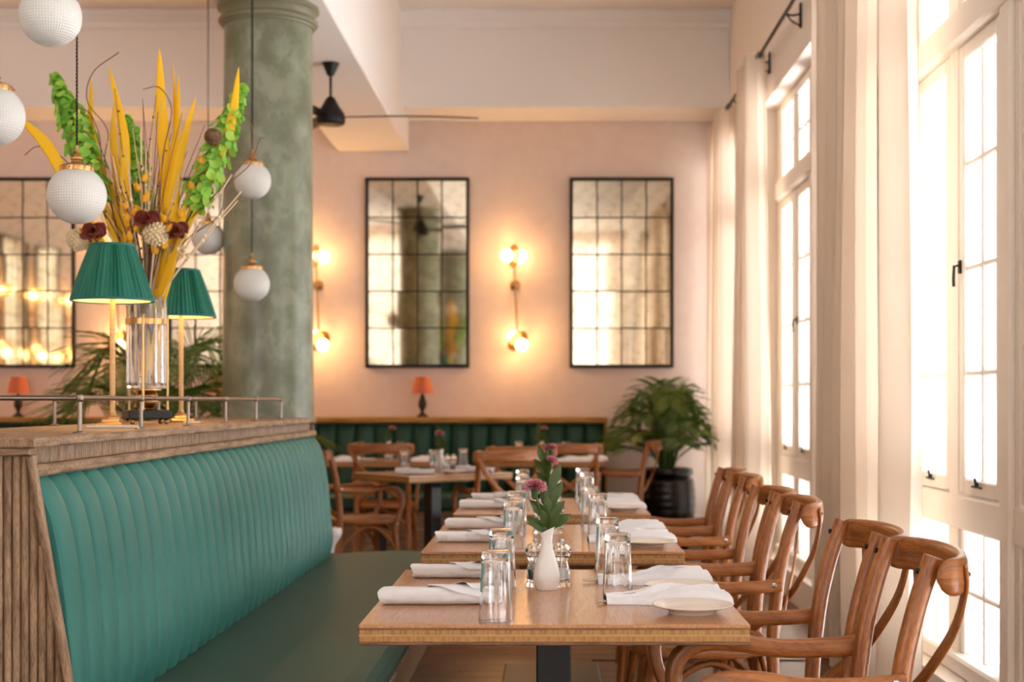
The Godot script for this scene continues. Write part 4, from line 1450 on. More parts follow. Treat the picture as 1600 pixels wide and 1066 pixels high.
func pendants() -> void:
	# [x, height of the globe's centre, distance]
	var list := [[-1.408, 1.82, 4.24, "opal globe pendant hanging lowest of the near three, right above the green lamp"],
		[-1.41, 2.295, 4.02, "opal globe pendant hanging highest at the top left corner"],
		[-1.60, 2.03, 4.10, "opal globe pendant cut off by the left edge of the picture"],
		[-1.397, 2.245, 6.70, "opal globe pendant in front of the column, the upper of two"],
		[-1.432, 1.77, 6.85, "opal globe pendant in front of the column, the lower of two"],
		[-1.81, 2.07, 7.55, "opal globe pendant half hidden behind the bouquet, left of the column"]]
	var src: Node3D
	var ribs := mb()
	var P := PackedVector3Array()
	var U := PackedVector2Array()
	var nu := 193
	var nv := 97
	for j in nv:
		var ph := -PI / 2 + (PI * 0.86) * j / (nv - 1)
		for i in nu:
			var th := TAU * (i % (nu - 1)) / (nu - 1)
			var r := 0.085 + (0.0010 * cos(th * 64.0) + 0.0007 * cos(ph * 64.0)) * smoothstep(0.0, 0.5, cos(ph))
			P.append(Vector3(r * cos(ph) * cos(th), r * sin(ph), -r * cos(ph) * sin(th)))
			U.append(Vector2(i, j))
	ribs.grid(P, nu, nv, true, U)
	var rm := ribs.mesh()
	for k in list.size():
		var L: Array = list[k]
		var at := Vector3(L[0], L[1], -L[2])
		if src == null:
			src = thing("pendant_lamp", L[3], "pendant lamp", at, 0.0, "opal globe pendants over the shelf")
			obj("globe", rm, M.opal, src)
			var m := mb()
			m.lathe([Vector2(0.0, 0.070), Vector2(0.049, 0.070), Vector2(0.050, 0.072), Vector2(0.050, 0.084), Vector2(0.047, 0.087), Vector2(0.044, 0.088), Vector2(0.028, 0.093), Vector2(0.017, 0.097), Vector2(0.015, 0.104), Vector2(0.0185, 0.107), Vector2(0.0185, 0.112), Vector2(0.012, 0.115), Vector2(0.0105, 0.121), Vector2(0.0125, 0.124), Vector2(0.0085, 0.129), Vector2(0.0055, 0.133), Vector2(0.0055, 0.148), Vector2(0.0, 0.149)], 32)
			obj("gallery", m, M.brass, src)
			m = mb()
			for a in 3:
				var th := 0.4 + TAU * a / 3
				m.sweep([Vector3(cos(th), 0, -sin(th)) * 0.048 + Vector3(0, 0.078, 0), Vector3(cos(th), 0, -sin(th)) * 0.057 + Vector3(0, 0.078, 0)], circle(0.0032, 8))
			obj("grub_screw", m, M.brass, src)
		else:
			dup(src, "pendant_lamp", L[3], at)
	# each has a twisted cord of its own length, up to a rose under the beam or the ceiling
	for k in list.size():
		var o: Node3D = find_child("pendant_lamp" if k == 0 else "pendant_lamp_%03d" % k, false, false)
		var top: float = (3.31 if list[k][0] > -1.78 else CEIL) - list[k][1]
		var m := mb()
		var path := []
		var n := int(top / 0.012)
		for q in n + 1: path.append(Vector3(0, lerpf(0.147, top - 0.02, float(q) / n), 0))
		var sec := PackedVector2Array()
		for i in 12: sec.append(Vector2(cos(TAU * i / 12), sin(TAU * i / 12)) * (0.0031 + 0.0011 * cos(TAU * i / 4)))
		m.sweep(path, sec, [], Vector3.ZERO, true, 170.0)
		obj("cord", m, M.cord, o)
		m = mb()
		m.lathe([Vector2(0, top - 0.03), Vector2(0.02, top - 0.03), Vector2(0.05, top - 0.006), Vector2(0.05, top), Vector2(0, top)], 20)
		obj("ceiling_rose", m, M.brass, o)

func lamps() -> void:
	var src: Node3D
	var spots := [[-1.40, 4.56, "green pleated table lamp on the shelf, the nearer and left of the two"], [-1.405, 5.43, "green pleated table lamp on the shelf, the farther one right of the vase"]]
	for s in spots:
		var at := Vector3(s[0], 1.126, -s[1])
		if src:
			dup(src, "table_lamp", s[2], at, 0.4)
			continue
		src = thing("table_lamp", s[2], "lamp", at, 0.0, "green shelf lamps")
		var m := mb()
		m.box(Vector3(0, 0.006, 0), Vector3(0.085, 0.012, 0.085), 0.003)
		m.box(Vector3(0, 0.0165, 0), Vector3(0.055, 0.011, 0.055), 0.002)
		m.lathe([Vector2(0.026, 0.02), Vector2(0.024, 0.03), Vector2(0.014, 0.034), Vector2(0.012, 0.044), Vector2(0.0, 0.045)], 8)
		obj("base", m, M.brass, src)
		m = mb()
		var prof := []
		for k in 96: prof.append(Vector2(0.0086 + 0.0007 * sin(k * PI / 2), 0.042 + 0.372 * k / 95.0))
		m.lathe(prof, 16, null, 179.0)
		obj("stem", m, M.cane, src)
		# pleated shade on a lining
		m = mb()
		var P := PackedVector3Array()
		var U := PackedVector2Array()
		var nu := 385
		for j in 9:
			var f := j / 8.0
			for i in nu:
				var th := TAU * (i % (nu - 1)) / (nu - 1)
				var pl := cos(th * 52.0 + 1.3 * sin(th * 5.0) + f * 1.8 * sin(th * 7.0 + 1.0)) * (0.75 + 0.4 * sin(th * 11.0 + 2.0))
				var r := lerpf(0.129, 0.068, f) + 0.0058 * pl * (0.5 + 0.5 * sin(PI * clampf(f, 0.05, 0.95)))
				P.append(Vector3(r * cos(th), lerpf(0.404, 0.578, f), -r * sin(th)))
				U.append(Vector2(i, j) * 0.01)
		m.grid(P, nu, 9, true, U)
		var sh := obj("shade", m, M.shade, src)
		m = mb()
		m.lathe([Vector2(0.1195, 0.402), Vector2(0.0585, 0.578)], 48)
		obj("lining", m, M.lining, sh)
		for r in [[0.130, 0.403], [0.069, 0.579]]:
			m = mb()
			var loop := []
			for i in 49: loop.append(Vector3(r[0] * cos(TAU * i / 48), r[1], -r[0] * sin(TAU * i / 48)))
			m.sweep(loop, oval(0.005, 0.009, 10, 2.5), [], Vector3.UP, false)
			obj("binding", m, M.shade, sh)
		m = mb()
		m.lathe([Vector2(0.0, 0.415), Vector2(0.012, 0.415), Vector2(0.012, 0.455), Vector2(0.0, 0.455)], 16)
		for a in 3: m.sweep([Vector3(0, 0.45, 0), Vector3(0.066 * cos(TAU * a / 3), 0.572, 0.066 * sin(TAU * a / 3))], circle(0.0015, 6))
		obj("holder", m, M.brass, src)
		m = mb()
		m.ball(Vector3(0, 0.485, 0), 0.024, 16, 1.25)
		var b := obj("bulb", m, M.glow, src)
		omni(b, Vector3(0, 0.485, 0), Color(1.0, 0.81, 0.56), 0.055, 0.025)
	# small orange lamps on the far ledge
	src = null
	for s in [[-1.055, "small orange-shaded lamp on the far ledge under the mirror right of the column"], [-4.42, "small orange-shaded lamp on the far ledge at the left edge of the picture"], [-2.76, "small orange-shaded lamp on the far ledge behind the palm, beside the column"]]:
		var at := Vector3(s[0], 1.074, -11.84)
		if src:
			dup(src, "ledge_lamp", s[1], at)
			continue
		src = thing("ledge_lamp", s[1], "lamp", at, 0.0, "orange ledge lamps")
		var m := mb()
		m.lathe([Vector2(0, 0), Vector2(0.045, 0), Vector2(0.045, 0.012), Vector2(0.02, 0.03), Vector2(0.014, 0.05), Vector2(0.034, 0.09), Vector2(0.036, 0.115), Vector2(0.026, 0.15), Vector2(0.016, 0.165), Vector2(0.02, 0.175), Vector2(0.008, 0.185), Vector2(0.008, 0.24), Vector2(0, 0.24)], 20)
		obj("base", m, M.black, src)
		m = mb()
		m.lathe([Vector2(0.089, 0.195), Vector2(0.060, 0.335), Vector2(0.058, 0.335), Vector2(0.087, 0.195)], 32)
		obj("shade", m, M.orange, src)

func fan() -> void:
	var t := thing("ceiling_fan", "black ceiling fan with long blades under the beam, beside the green column", "fan", Vector3(-1.36, 3.31, -8.85))
	var m := mb()
	m.lathe([Vector2(0, -0.08), Vector2(0.016, -0.08), Vector2(0.022, -0.075), Vector2(0.052, -0.006), Vector2(0.055, 0.0), Vector2(0, 0.0)], 32)
	obj("canopy", m, M.iron, t)
	m = mb()
	m.sweep([Vector3(0, -0.07, 0), Vector3(0, -0.24, 0)], circle(0.009, 12))
	obj("rod", m, M.iron, t)
	m = mb()
	m.lathe([Vector2(0, -0.385), Vector2(0.075, -0.385), Vector2(0.088, -0.375), Vector2(0.092, -0.345), Vector2(0.086, -0.315), Vector2(0.055, -0.27), Vector2(0.03, -0.225), Vector2(0.018, -0.21), Vector2(0, -0.21)], 32)
	obj("motor", m, M.iron, t)
	for k in 3:
		var a := TAU * k / 3 + 0.05
		m = mb()
		var path := []
		var sc := []
		for q in 15:
			var f := q / 14.0
			path.append(Vector3(lerpf(0.07, 0.92, f), -0.335 + 0.010 * sin(f * 3.0), 0.0))
			sc.append(Vector2(1.0, lerpf(0.45, 1.0, smoothstep(0.0, 0.2, f)) * (1.0 if f < 0.9 else sqrt(maxf(0.04, 1.0 - pow((f - 0.9) * 10.0, 2.0))))))
		m.x = Transform3D(Basis(Vector3.UP, a), Vector3.ZERO)
		m.sweep(path, oval(0.008, 0.12, 14, 3.0), sc, Vector3(0, 0.97, 0.24).rotated(Vector3.RIGHT, PI / 2))
		obj("blade", m, M.iron, t)

# ---------------------------------------------------------------- plants
# an arching palm frond: rib along a curve, leaflets on both sides
func frond(base: Vector3, out: Vector3, up: float, reach: float, seed_: int, ribs: MB, leaves: MB, leaf_len: float) -> void:
	var r := RandomNumberGenerator.new(); r.seed = seed_
	var o := Vector3(out.x, 0, out.z).normalized()
	var pts := curve([base, base + Vector3(0, up * 0.45, 0) + o * reach * 0.12, base + Vector3(0, up * 0.86, 0) + o * reach * 0.42, base + Vector3(0, up, 0) + o * reach * 0.75, base + Vector3(0, up * 0.86, 0) + o * reach * 1.02], 22)
	var sc := []
	for k in 23: sc.append(Vector2.ONE * lerpf(1.0, 0.25, k / 22.0))
	ribs.sweep(pts, circle(0.006, 6), sc)
	var n := 27
	for k in n:
		var f := 0.30 + 0.70 * (k + 0.5) / n
		var i := mini(int(f * 22), 21)
		var p: Vector3 = pts[i].lerp(pts[i + 1], f * 22 - i)
		var t: Vector3 = (pts[i + 1] - pts[i]).normalized()
		var side := t.cross(Vector3.UP).normalized()
		var upv := side.cross(t)
		var ln := leaf_len * (0.55 + 0.6 * sin(PI * clampf((f - 0.3) / 0.75, 0.03, 1.0))) * r.randf_range(0.85, 1.1)
		for s in [-1.0, 1.0]:
			var d: Vector3 = (t * 0.75 + side * s * 0.85 + upv * 0.25).normalized()
			var P := PackedVector3Array()
			var U := PackedVector2Array()
			for j in 5:
				var q := j / 4.0
				var c: Vector3 = p + d * ln * q + Vector3.DOWN * ln * 0.32 * q * q
				var ww := 0.0044 * sin(PI * clampf(q * 0.86 + 0.12, 0, 1)) + 0.0004
				var across := d.cross(upv).normalized()
				for e in 3: P.append(c + across * (e - 1) * ww + upv * (0.004 * (1 if e != 1 else 0)))
				for e in 3: U.append(Vector2(e, q))
			leaves.grid(P, 3, 5, false, U)

func palms() -> void:
	# right-hand palm in a ribbed black pot
	var at := Vector3(0.945, 0, -11.42)
	var pot := mb()
	var prof := [Vector2(0, 0), Vector2(0.15, 0), Vector2(0.165, 0.015)]
	for k in 40:
		var y := 0.02 + 0.56 * k / 39.0
		var r := 0.165 + 0.062 * sin(PI * clampf(y / 0.80, 0, 1)) + 0.0022 * sin(k * PI / 2.0)
		prof.append(Vector2(r, y))
	prof.append_array([Vector2(0.185, 0.60), Vector2(0.19, 0.612), Vector2(0.205, 0.62), Vector2(0.21, 0.64), Vector2(0.205, 0.665), Vector2(0.185, 0.668), Vector2(0.178, 0.64), Vector2(0.178, 0.58), Vector2(0.0, 0.58)])
	pot.lathe(prof, 48, null, 70.0)
	var p0 := thing("plant_pot", "large glossy black ribbed pot under the palm by the far right corner", "pot", at)
	obj("pot_body", pot, M.pot, p0)
	var so := mb()
	so.lathe([Vector2(0.177, 0.60), Vector2(0.1, 0.615), Vector2(0, 0.62)], 24)
	obj("soil", so, M.soil, p0)
	make_palm("bright green areca palm in the black pot by the windows", at + Vector3(0, 0.60, 0), 36, 0.62, 0.60, 31, M.palm, M.palm2, 0.19, 0.30)
	var p1 := dup(p0, "plant_pot", "dark pot hidden behind the divider under the left palm", Vector3(-2.35, 0, -8.6))
	make_palm("dark green areca palm behind the shelf, left of the green column", p1.position + Vector3(0, 0.60, 0), 24, 0.88, 0.85, 77, M.palm, M.palm2, 0.34, 0.0)

func make_palm(label: String, at: Vector3, n: int, up: float, reach: float, seed_: int, ma: Material, mc: Material, ll: float, upright: float) -> void:
	var t := thing("potted_palm", label, "palm", at)
	var r := RandomNumberGenerator.new(); r.seed = seed_
	var st := mb()
	for k in 9:
		var a := r.randf() * TAU
		st.sweep(curve([Vector3(cos(a), 0, sin(a)) * 0.03, Vector3(cos(a), 0.9, sin(a)) * 0.05, Vector3(cos(a) * 0.10, 0.20 + 0.1 * r.randf(), sin(a) * 0.10)], 6), circle(0.011, 8), [], Vector3.ZERO, false)
	obj("stems", st, M.stem, t)
	for k in n:
		var a := 2.39996 * k + r.randf_range(-0.3, 0.3)
		var f := (k + 0.5) / n
		var ribs := mb()
		var lv := mb()
		var o := Vector3(cos(a), 0, sin(a))
		var room: float = minf(1.0, minf(lerpf(1.0, 0.62, maxf(0, -o.z)), lerpf(1.0, 0.62, maxf(0, o.x)))) if upright > 0 else 1.0
		frond(o * 0.03 + Vector3(0, 0.02, 0), o, up * lerpf(1.15, 0.35, f) * r.randf_range(0.9, 1.1), room * reach * lerpf(0.35, 1.0, f) * r.randf_range(0.85, 1.1), seed_ * 50 + k, ribs, lv, ll)
		var fr := obj("frond", lv, ma if k % 3 else mc, t)
		obj("rib", ribs, M.stem, fr)

# ---------------------------------------------------------------- the tall dried bouquet
func bouquet() -> void:
	var c := Vector3(-1.401, 1.126, -4.95)
	# stand: black plinth on ball feet, brass ball, glass cylinder held by a brass ring
	var t := thing("bouquet_vase", "tall clear glass cylinder vase on a brass ball and black plinth, between the green lamps", "vase", c)
	var tw := Basis(Vector3.UP, 0.45)
	var m := mb()
	m.x = Transform3D(tw, Vector3.ZERO)
	m.box(Vector3(0, 0.034, 0), Vector3(0.145, 0.030, 0.145), 0.003)
	obj("plinth", m, M.black, t)
	for s in [[-1, -1], [1, -1], [1, 1], [-1, 1]]:
		m = mb()
		m.ball(tw * Vector3(s[0] * 0.058, 0.0095, s[1] * 0.058), 0.0095, 14)
		obj("foot", m, M.brass, t)
	m = mb()
	m.ball(Vector3(0, 0.086, 0), 0.040, 28)
	m.lathe([Vector2(0.02, 0.049), Vector2(0.026, 0.052), Vector2(0.016, 0.056)], 20)
	m.lathe([Vector2(0.0, 0.118), Vector2(0.05, 0.118), Vector2(0.05, 0.1225), Vector2(0.0, 0.1225)], 24)
	obj("ball", m, M.brass, t)
	m = mb()
	m.lathe([Vector2(0, 0.1235), Vector2(0.066, 0.1235), Vector2(0.068, 0.1255), Vector2(0.068, 0.440), Vector2(0.067, 0.4415), Vector2(0.0645, 0.4415)], 84, null, 50.0)
	m.lathe([Vector2(0.0645, 0.4415), Vector2(0.0615, 0.437), Vector2(0.0605, 0.42), Vector2(0.0605, 0.145), Vector2(0.055, 0.134), Vector2(0, 0.132)], 168, func(th, y): return 1.0 + 0.045 * cos(th * 14.0) * smoothstep(0.132, 0.145, y) * (1.0 - smoothstep(0.425, 0.437, y)), 50.0)
	obj("cylinder", m, M.glass, t)
	m = mb()
	m.lathe([Vector2(0.0685, 0.346), Vector2(0.0715, 0.346), Vector2(0.0715, 0.366), Vector2(0.0685, 0.366), Vector2(0.0685, 0.346)], 48)
	obj("ring", m, M.brass, t)
	for a in [-1.45, -1.45 + TAU / 3, -1.45 + 2 * TAU / 3]:
		m = mb()
		var q := Vector3(cos(a), 0, -sin(a)) * 0.0755
		m.sweep([q + Vector3(0, 0.049, 0), q + Vector3(0, 0.372, 0)], circle(0.0042, 10))
		m.ball(q + Vector3(0, 0.376, 0), 0.0065, 12)
		obj("upright", m, M.brass_pale, t)
	# stems: points (x, y, z) from the vase's foot; all start inside the glass
	var root := func(k: int) -> Vector3:
		return Vector3(0.026 * cos(k * 2.4), 0.14, 0.026 * sin(k * 2.4))
	# yellow straps
	var Y := [
		[[0.06, 0.60, 0.02], [0.075, 0.85, 0.03], [0.060, 1.05, 0.03], [0.050, 1.302, 0.02], 0.036, "tallest"],
		[[0.04, 0.60, 0.0], [0.050, 0.83, -0.01], [0.048, 1.05, -0.02], [0.033, 1.235, -0.02], 0.024, "second tallest"],
		[[0.09, 0.62, -0.02], [0.100, 0.85, -0.03], [0.092, 1.04, -0.03], [0.085, 1.255, -0.03], 0.020, "slim tall"],
		[[0.075, 0.60, 0.04], [0.085, 0.80, 0.05], [0.115, 0.99, 0.05], [0.122, 1.205, 0.04], 0.026, "right-bending"],
		[[0.09, 0.58, 0.02], [0.105, 0.78, 0.04], [0.125, 0.92, 0.04], [0.180, 1.140, 0.03], 0.028, "short right-leaning"],
		[[-0.05, 0.60, 0.03], [-0.065, 0.76, 0.04], [-0.062, 0.98, 0.05], [-0.115, 1.235, 0.05], 0.030, "tall left"],
		[[-0.08, 0.62, 0.0], [-0.125, 0.80, 0.0], [-0.190, 1.00, 0.0], [-0.193, 1.205, 0.0], 0.026, "farther left"],
		[[-0.07, 0.60, -0.03], [-0.105, 0.78, -0.04], [-0.130, 0.98, -0.05], [-0.127, 1.135, -0.05], 0.022, "short left"],
		[[-0.09, 0.60, 0.02], [-0.150, 0.78, 0.02], [-0.230, 0.95, 0.02], [-0.245, 1.16, 0.0], 0.022, "left half-hidden"],
		[[0.12, 0.62, 0.02], [0.205, 0.82, 0.03], [0.300, 1.02, 0.05], [0.332, 1.232, 0.05], 0.030, "far right"],
		[[-0.12, 0.58, 0.05], [-0.220, 0.76, 0.07], [-0.315, 0.95, 0.08], [-0.425, 1.06, 0.08], 0.034, "drooping far left"],
		[[0.06, 0.45, 0.05], [0.10, 0.56, 0.06], [0.13, 0.66, 0.06], [0.150, 0.78, 0.05], 0.030, "low front right"]]
	for k in Y.size():
		var y: Array = Y[k]
		var path := curve([root.call(k), Vector3(0.55 * y[0][0], 0.44, 0.5 * y[0][2])] + y.slice(0, 4).map(func(a): return Vector3(a[0], a[1], a[2])), 26)
		var sc := []
		for q in 27:
			var f := q / 26.0
			sc.append(Vector2(lerpf(0.25, 1.0, smoothstep(0.1, 0.6, f)) * (1.0 if f < 0.8 else pow(maxf(0.0, (1.0 - f) / 0.2), 0.6) + 0.03), 1.0))
		m = mb()
		m.sweep(path, oval(y[4] * 1.2, 0.0035, 10, 2.0), sc, Vector3(0.25 * sin(k * 1.7), 0.05, 1.0).cross(Vector3(0, 1, 0)).cross(Vector3(0.02, 1, 0)) if false else Vector3(sin(k * 1.7) * 0.5, 0.0, 1.0), true, 0.6 * sin(k * 2.1))
		tag(obj("strap_leaf", m, M.yellow, self, c), "%s yellow strap leaf in the tall bouquet" % y[5], "leaf", "yellow strap leaves in the bouquet")
	# lime spikes covered in round bracts
	var cup := []
	for s in [0.020, 0.017, 0.014]:
		m = mb()
		var P := PackedVector3Array()
		var U := PackedVector2Array()
		for j in 4:
			for i in 11:
				var a := TAU * (i % 10) / 10.0
				var r: float = s * j / 3.0 * (1.0 + 0.10 * cos(a * 3.0))
				P.append(Vector3(r * cos(a), 0.35 * r * r / s + 0.02 * s, -r * sin(a)))
				U.append(Vector2(i, j))
		m.grid(P, 11, 4, true, U)
		cup.append(m.mesh())
	var S := [
		[[-0.09, 0.55, 0.0], [-0.165, 0.82, 0.03], [-0.245, 1.04, 0.03], [-0.325, 1.225, 0.0], 0.050, 190, "left"],
		[[-0.02, 0.52, -0.08], [-0.035, 0.72, -0.10], [-0.075, 0.95, -0.11], [-0.105, 1.10, -0.11], 0.044, 150, "middle, farther back"],
		[[0.10, 0.60, 0.02], [0.185, 0.78, 0.03], [0.265, 0.98, 0.03], [0.345, 1.185, 0.01], 0.052, 200, "right"]]
	for k in S.size():
		var s: Array = S[k]
		var g := thing("flower_spike", "lime green spike of round bracts at the %s of the tall bouquet" % s[6], "flower", c)
		var pts := [root.call(k + 20), Vector3(0.5 * s[0][0], 0.44, 0.4 * s[0][2])] + s.slice(0, 4).map(func(a): return Vector3(a[0], a[1], a[2]))
		var path := curve(pts, 60)
		m = mb()
		m.sweep(path, circle(0.0035, 8))
		obj("stem", m, M.stem, g)
		for q in int(s[5]):
			var f: float = lerpf(0.56, 0.99, (q + 0.5) / s[5])
			var i := mini(int(f * 60), 59)
			var p: Vector3 = path[i].lerp(path[i + 1], f * 60 - i)
			var tt: Vector3 = (path[i + 1] - path[i]).normalized()
			var a := q * 2.39996 + rng.randf() * 0.4
			var side := tt.cross(Vector3(0, 0, 1)).normalized()
			var rad := side.rotated(tt, a)
			var thin := sin(PI * clampf(lerpf(0.22, 0.93, (q + 0.5) / s[5]), 0, 1))
			var o := obj("bract", cup[q % 3 if thin > 0.6 else 2], M.lime[(q * 7 + k) % 3], g)
			aim(o, p + rad * s[4] * rng.randf_range(0.35, 1.08) * thin, rad + tt * 0.5 + Vector3(0, 0, rng.randf_range(-0.4, 0.4)), rng.randf() * TAU)
			o.scale = Vector3.ONE * rng.randf_range(0.7, 1.25)
	# dried twigs, straws with beads, curls
	var n_t := 78
	for k in n_t:
		var a := -1.25 + 2.3 * (k + 0.5) / n_t + rng.randf_range(-0.12, 0.12)
		var hgt := rng.randf_range(0.30, 0.80) * (1.0 - 0.25 * absf(a) * 0.6)
		var z := rng.randf_range(-0.14, 0.14)
		var e := Vector3(sin(a * 0.62) * hgt * 0.62, 0.44 + hgt * cos(a * 0.5), z)
		var mid := Vector3(e.x * 0.42 + rng.randf_range(-0.02, 0.02), 0.44 + (e.y - 0.44) * 0.5, z * 0.5)
		var path := curve([root.call(k), Vector3(e.x * 0.12, 0.43, z * 0.15), mid, e], 14)
		m = mb()
		var sc := []
		for q in 15: sc.append(Vector2.ONE * lerpf(1.0, 0.45, q / 14.0))
		m.sweep(path, circle(0.0024, 6), sc)
		if k % 3 == 2:   # twigs with small dark buds
			for q in range(6, 14):
				m.ball(path[q] + Vector3(rng.randf_range(-0.006, 0.006), 0, rng.randf_range(-0.006, 0.006)), 0.0042, 8)
		tag(obj("twig", m, M.straw if k % 3 == 0 else M.twig, self, c), ["thin pale dried straw rising from the tall glass vase", "thin bare brown twig rising from the tall glass vase", "thin brown twig set with small dark buds in the tall glass vase"][k % 3], "twig", ["pale dried straws in the bouquet", "bare brown twigs in the bouquet", "budded twigs in the bouquet"][k % 3])
	var B := [[-0.10, 0.92, 0.06], [-0.06, 0.98, 0.05], [0.0, 1.02, 0.07], [0.015, 0.95, 0.06], [-0.045, 0.88, 0.07], [0.03, 1.0, 0.05], [0.13, 0.88, 0.05], [0.31, 0.86, 0.06], [0.345, 0.80, 0.07], [0.33, 0.77, 0.06], [-0.16, 0.76, 0.06], [0.20, 0.72, 0.08]]
	for k in B.size():
		var e := Vector3(B[k][0], B[k][1], B[k][2])
		var g := thing("beaded_straw", "pale straw strung with small round beads in the tall bouquet", "twig", c, 0.0, "beaded straws in the bouquet")
		var path := curve([root.call(k + 3), Vector3(e.x * 0.16, 0.43, e.z * 0.3), Vector3(e.x * 0.6, 0.44 + (e.y - 0.44) * 0.55, e.z * 0.8), e], 16)
		m = mb()
		m.sweep(path, circle(0.0026, 6))
		obj("straw", m, M.straw, g)
		for q in [9, 11, 13]:
			m = mb()
			m.ball(path[q], 0.0068, 12)
			obj("bead", m, M.ivory, g)
	var curls := [
		[[-0.11, 0.70, 0], [-0.14, 0.90, 0.02], [-0.13, 1.02, 0.02], [-0.20, 1.12, 0.02], [-0.18, 1.22, 0.02], [-0.09, 1.29, 0.02]],
		[[-0.10, 0.66, 0.02], [-0.20, 0.82, 0.03], [-0.28, 0.92, 0.03], [-0.36, 0.96, 0.04], [-0.41, 0.93, 0.04]],
		[[0.12, 0.66, 0.02], [0.25, 0.80, 0.03], [0.36, 0.93, 0.03], [0.375, 1.02, 0.03], [0.35, 1.07, 0.03], [0.30, 1.05, 0.03]],
		[[0.13, 0.62, 0.03], [0.26, 0.72, 0.04], [0.29, 0.82, 0.04], [0.37, 0.90, 0.04], [0.40, 0.98, 0.04], [0.42, 0.99, 0.04]],
		[[-0.06, 0.66, 0.04], [-0.13, 0.84, 0.05], [-0.15, 1.0, 0.05], [-0.19, 1.08, 0.05], [-0.25, 1.09, 0.05]],
		[[0.05, 0.66, 0.04], [0.07, 0.92, 0.05], [0.10, 1.08, 0.05], [0.06, 1.16, 0.05], [0.0, 1.155, 0.05]]]
	for k in curls.size():
		m = mb()
		m.sweep(curve([root.call(k + 9), Vector3(curls[k][0][0] * 0.4, 0.44, 0.01)] + curls[k].map(func(a): return Vector3(a[0], a[1], a[2])), 40), circle(0.0019, 6))
		tag(obj("curly_twig", m, M.twig, self, c), "long curling dried tendril in the tall bouquet", "twig", "curling tendrils in the bouquet")
	# stems with yellow papery buds
	var buds := [[[-0.20, 0.66, 0.06], "left"], [[0.005, 0.84, 0.06], "middle"], [[0.215, 0.90, 0.05], "right"], [[0.10, 0.70, 0.08], "low front"], [[-0.04, 0.74, 0.08], "low left front"]]
	for k in buds.size():
		var e := Vector3(buds[k][0][0], buds[k][0][1], buds[k][0][2])
		var g := thing("papery_flower", "dark twig with yellow papery buds at the %s of the tall bouquet" % buds[k][1], "flower", c)
		var path := curve([root.call(k + 5), Vector3(e.x * 0.2, 0.44, e.z * 0.3), Vector3(e.x * 0.65, 0.44 + (e.y - 0.44) * 0.6, e.z * 0.8), e], 18)
		m = mb()
		m.sweep(path, circle(0.0024, 6))
		obj("stem", m, M.twig, g)
		for q in 7:
			var p: Vector3 = path[18 - q]
			var d := Vector3(cos(q * 2.1 + k) * 0.016, rng.randf_range(-0.004, 0.010), sin(q * 2.1 + k) * 0.014)
			m = mb()
			m.x = Transform3D(Basis(Vector3(0, 0, 1), -d.x * 40.0), p + d)
			m.lathe([Vector2(0.001, -0.012), Vector2(0.008, -0.009), Vector2(0.0125, 0.0), Vector2(0.0115, 0.009), Vector2(0.006, 0.016), Vector2(0.0075, 0.021)], 12, func(th, _y): return 1.0 + 0.07 * cos(th * 4.0))
			obj("bud", m, M.bud, g)
			m = mb()
			m.sweep([p, p + d + Vector3(0, -0.010, 0)], circle(0.0016, 6))
			obj("stalk", m, M.twig, g)
	# cream ball flowers
	var balls := [[[0.057, 0.652, 0.085], 0.043, "in front of the bouquet above the vase mouth"], [[-0.222, 0.637, 0.05], 0.040, "left of the bouquet behind the nearer green lamp"], [[0.105, 0.600, 0.02], 0.034, "low right of the bouquet beside the farther green lamp"]]
	for k in balls.size():
		var e := Vector3(balls[k][0][0], balls[k][0][1], balls[k][0][2])
		var g := thing("ball_flower", "cream ball-shaped dried flower " + balls[k][2], "flower", c)
		m = mb()
		m.sweep(curve([root.call(k + 15), Vector3(e.x * 0.35, 0.44, e.z * 0.4), e], 12), circle(0.003, 6))
		obj("stem", m, M.straw, g)
		m = mb()
		var R: float = balls[k][1]
		m.ball(e, R * 0.8, 20)
		for q in 110:
			var yy := 1.0 - 2.0 * (q + 0.5) / 110.0
			var rr := sqrt(1.0 - yy * yy)
			m.ball(e + Vector3(rr * cos(q * 2.39996), yy, rr * sin(q * 2.39996)) * R * rng.randf_range(0.86, 0.97), R * 0.14, 8)
		obj("florets", m, M.ivory, g).set_meta("kind", "stuff")
	# dark maroon flowers
	var petal := leaf_mesh(0.064, 0.058, 1.5).mesh()
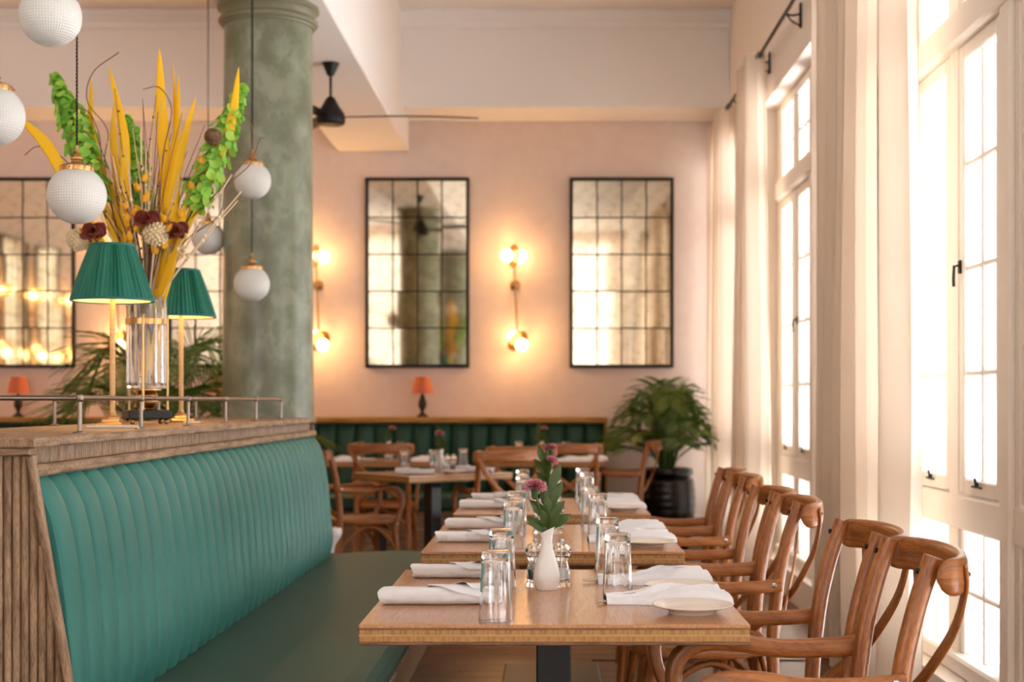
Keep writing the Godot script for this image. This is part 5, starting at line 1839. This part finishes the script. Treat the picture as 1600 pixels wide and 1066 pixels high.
	var F := [[[-0.155, 0.662, 0.085], "left, over the nearer green lamp"], [[0.028, 0.705, 0.09], "middle, behind the cream ball"], [[0.125, 0.665, 0.07], "right, over the farther green lamp"]]
	for k in F.size():
		var e := Vector3(F[k][0][0], F[k][0][1], F[k][0][2])
		var g := thing("maroon_flower", "dark maroon dried flower at the " + F[k][1], "flower", c)
		m = mb()
		m.sweep(curve([root.call(k + 25), Vector3(e.x * 0.35, 0.44, e.z * 0.4), e - Vector3(0, 0.02, 0)], 12), circle(0.003, 6))
		obj("stem", m, M.twig, g)
		for q in 12:
			var tilt := 1.0 if q < 7 else 0.45
			var a := q * 0.9 + (0.4 if q > 6 else 0.0)
			var o := obj("petal", petal, M.maroon, g)
			aim(o, e - Vector3(0, 0.018, 0), Vector3(cos(a) * tilt, 0.75, sin(a) * tilt + 0.25), rng.randf_range(-0.3, 0.3) + (PI if q % 2 else 0.0))
			o.scale = Vector3.ONE * (0.9 if q < 7 else 0.75)
	# wicker ball caught in the right spike
	m = mb()
	for k in 22:
		var b := Basis(Vector3(rng.randf() - 0.5, rng.randf() - 0.5, rng.randf() - 0.5).normalized(), rng.randf() * TAU)
		var loop := []
		var off := rng.randf_range(-0.010, 0.010)
		for q in 25: loop.append(Vector3(0.252, 0.985, 0.085) + b * Vector3(sqrt(0.028 * 0.028 - off * off) * cos(TAU * q / 24), off, sqrt(0.028 * 0.028 - off * off) * sin(TAU * q / 24)))
		m.sweep(loop, circle(0.0017, 6), [], Vector3.ZERO, false)
	m.ball(Vector3(0.252, 0.985, 0.085), 0.023, 16)
	tag(obj("wicker_ball", m, M.twig, self, c), "small woven wicker ball caught in the right lime spike", "ball")
	# two flat pale slabs left on the shelf
	for k in 2:
		m = mb()
		m.box(Vector3(0, 0.004, 0), [Vector3(0.135, 0.008, 0.10), Vector3(0.06, 0.007, 0.09)][k], 0.002)
		tag(obj("card_tray", m, M.plate, self, [Vector3(-1.295, 1.1262, -4.22), Vector3(-1.28, 1.1262, -5.12)][k]), ["flat pale slab lying on the oak shelf in front of the nearer green lamp", "small flat pale slab on the oak shelf beside the farther green lamp"][k], "tray").rotation.y = 0.1
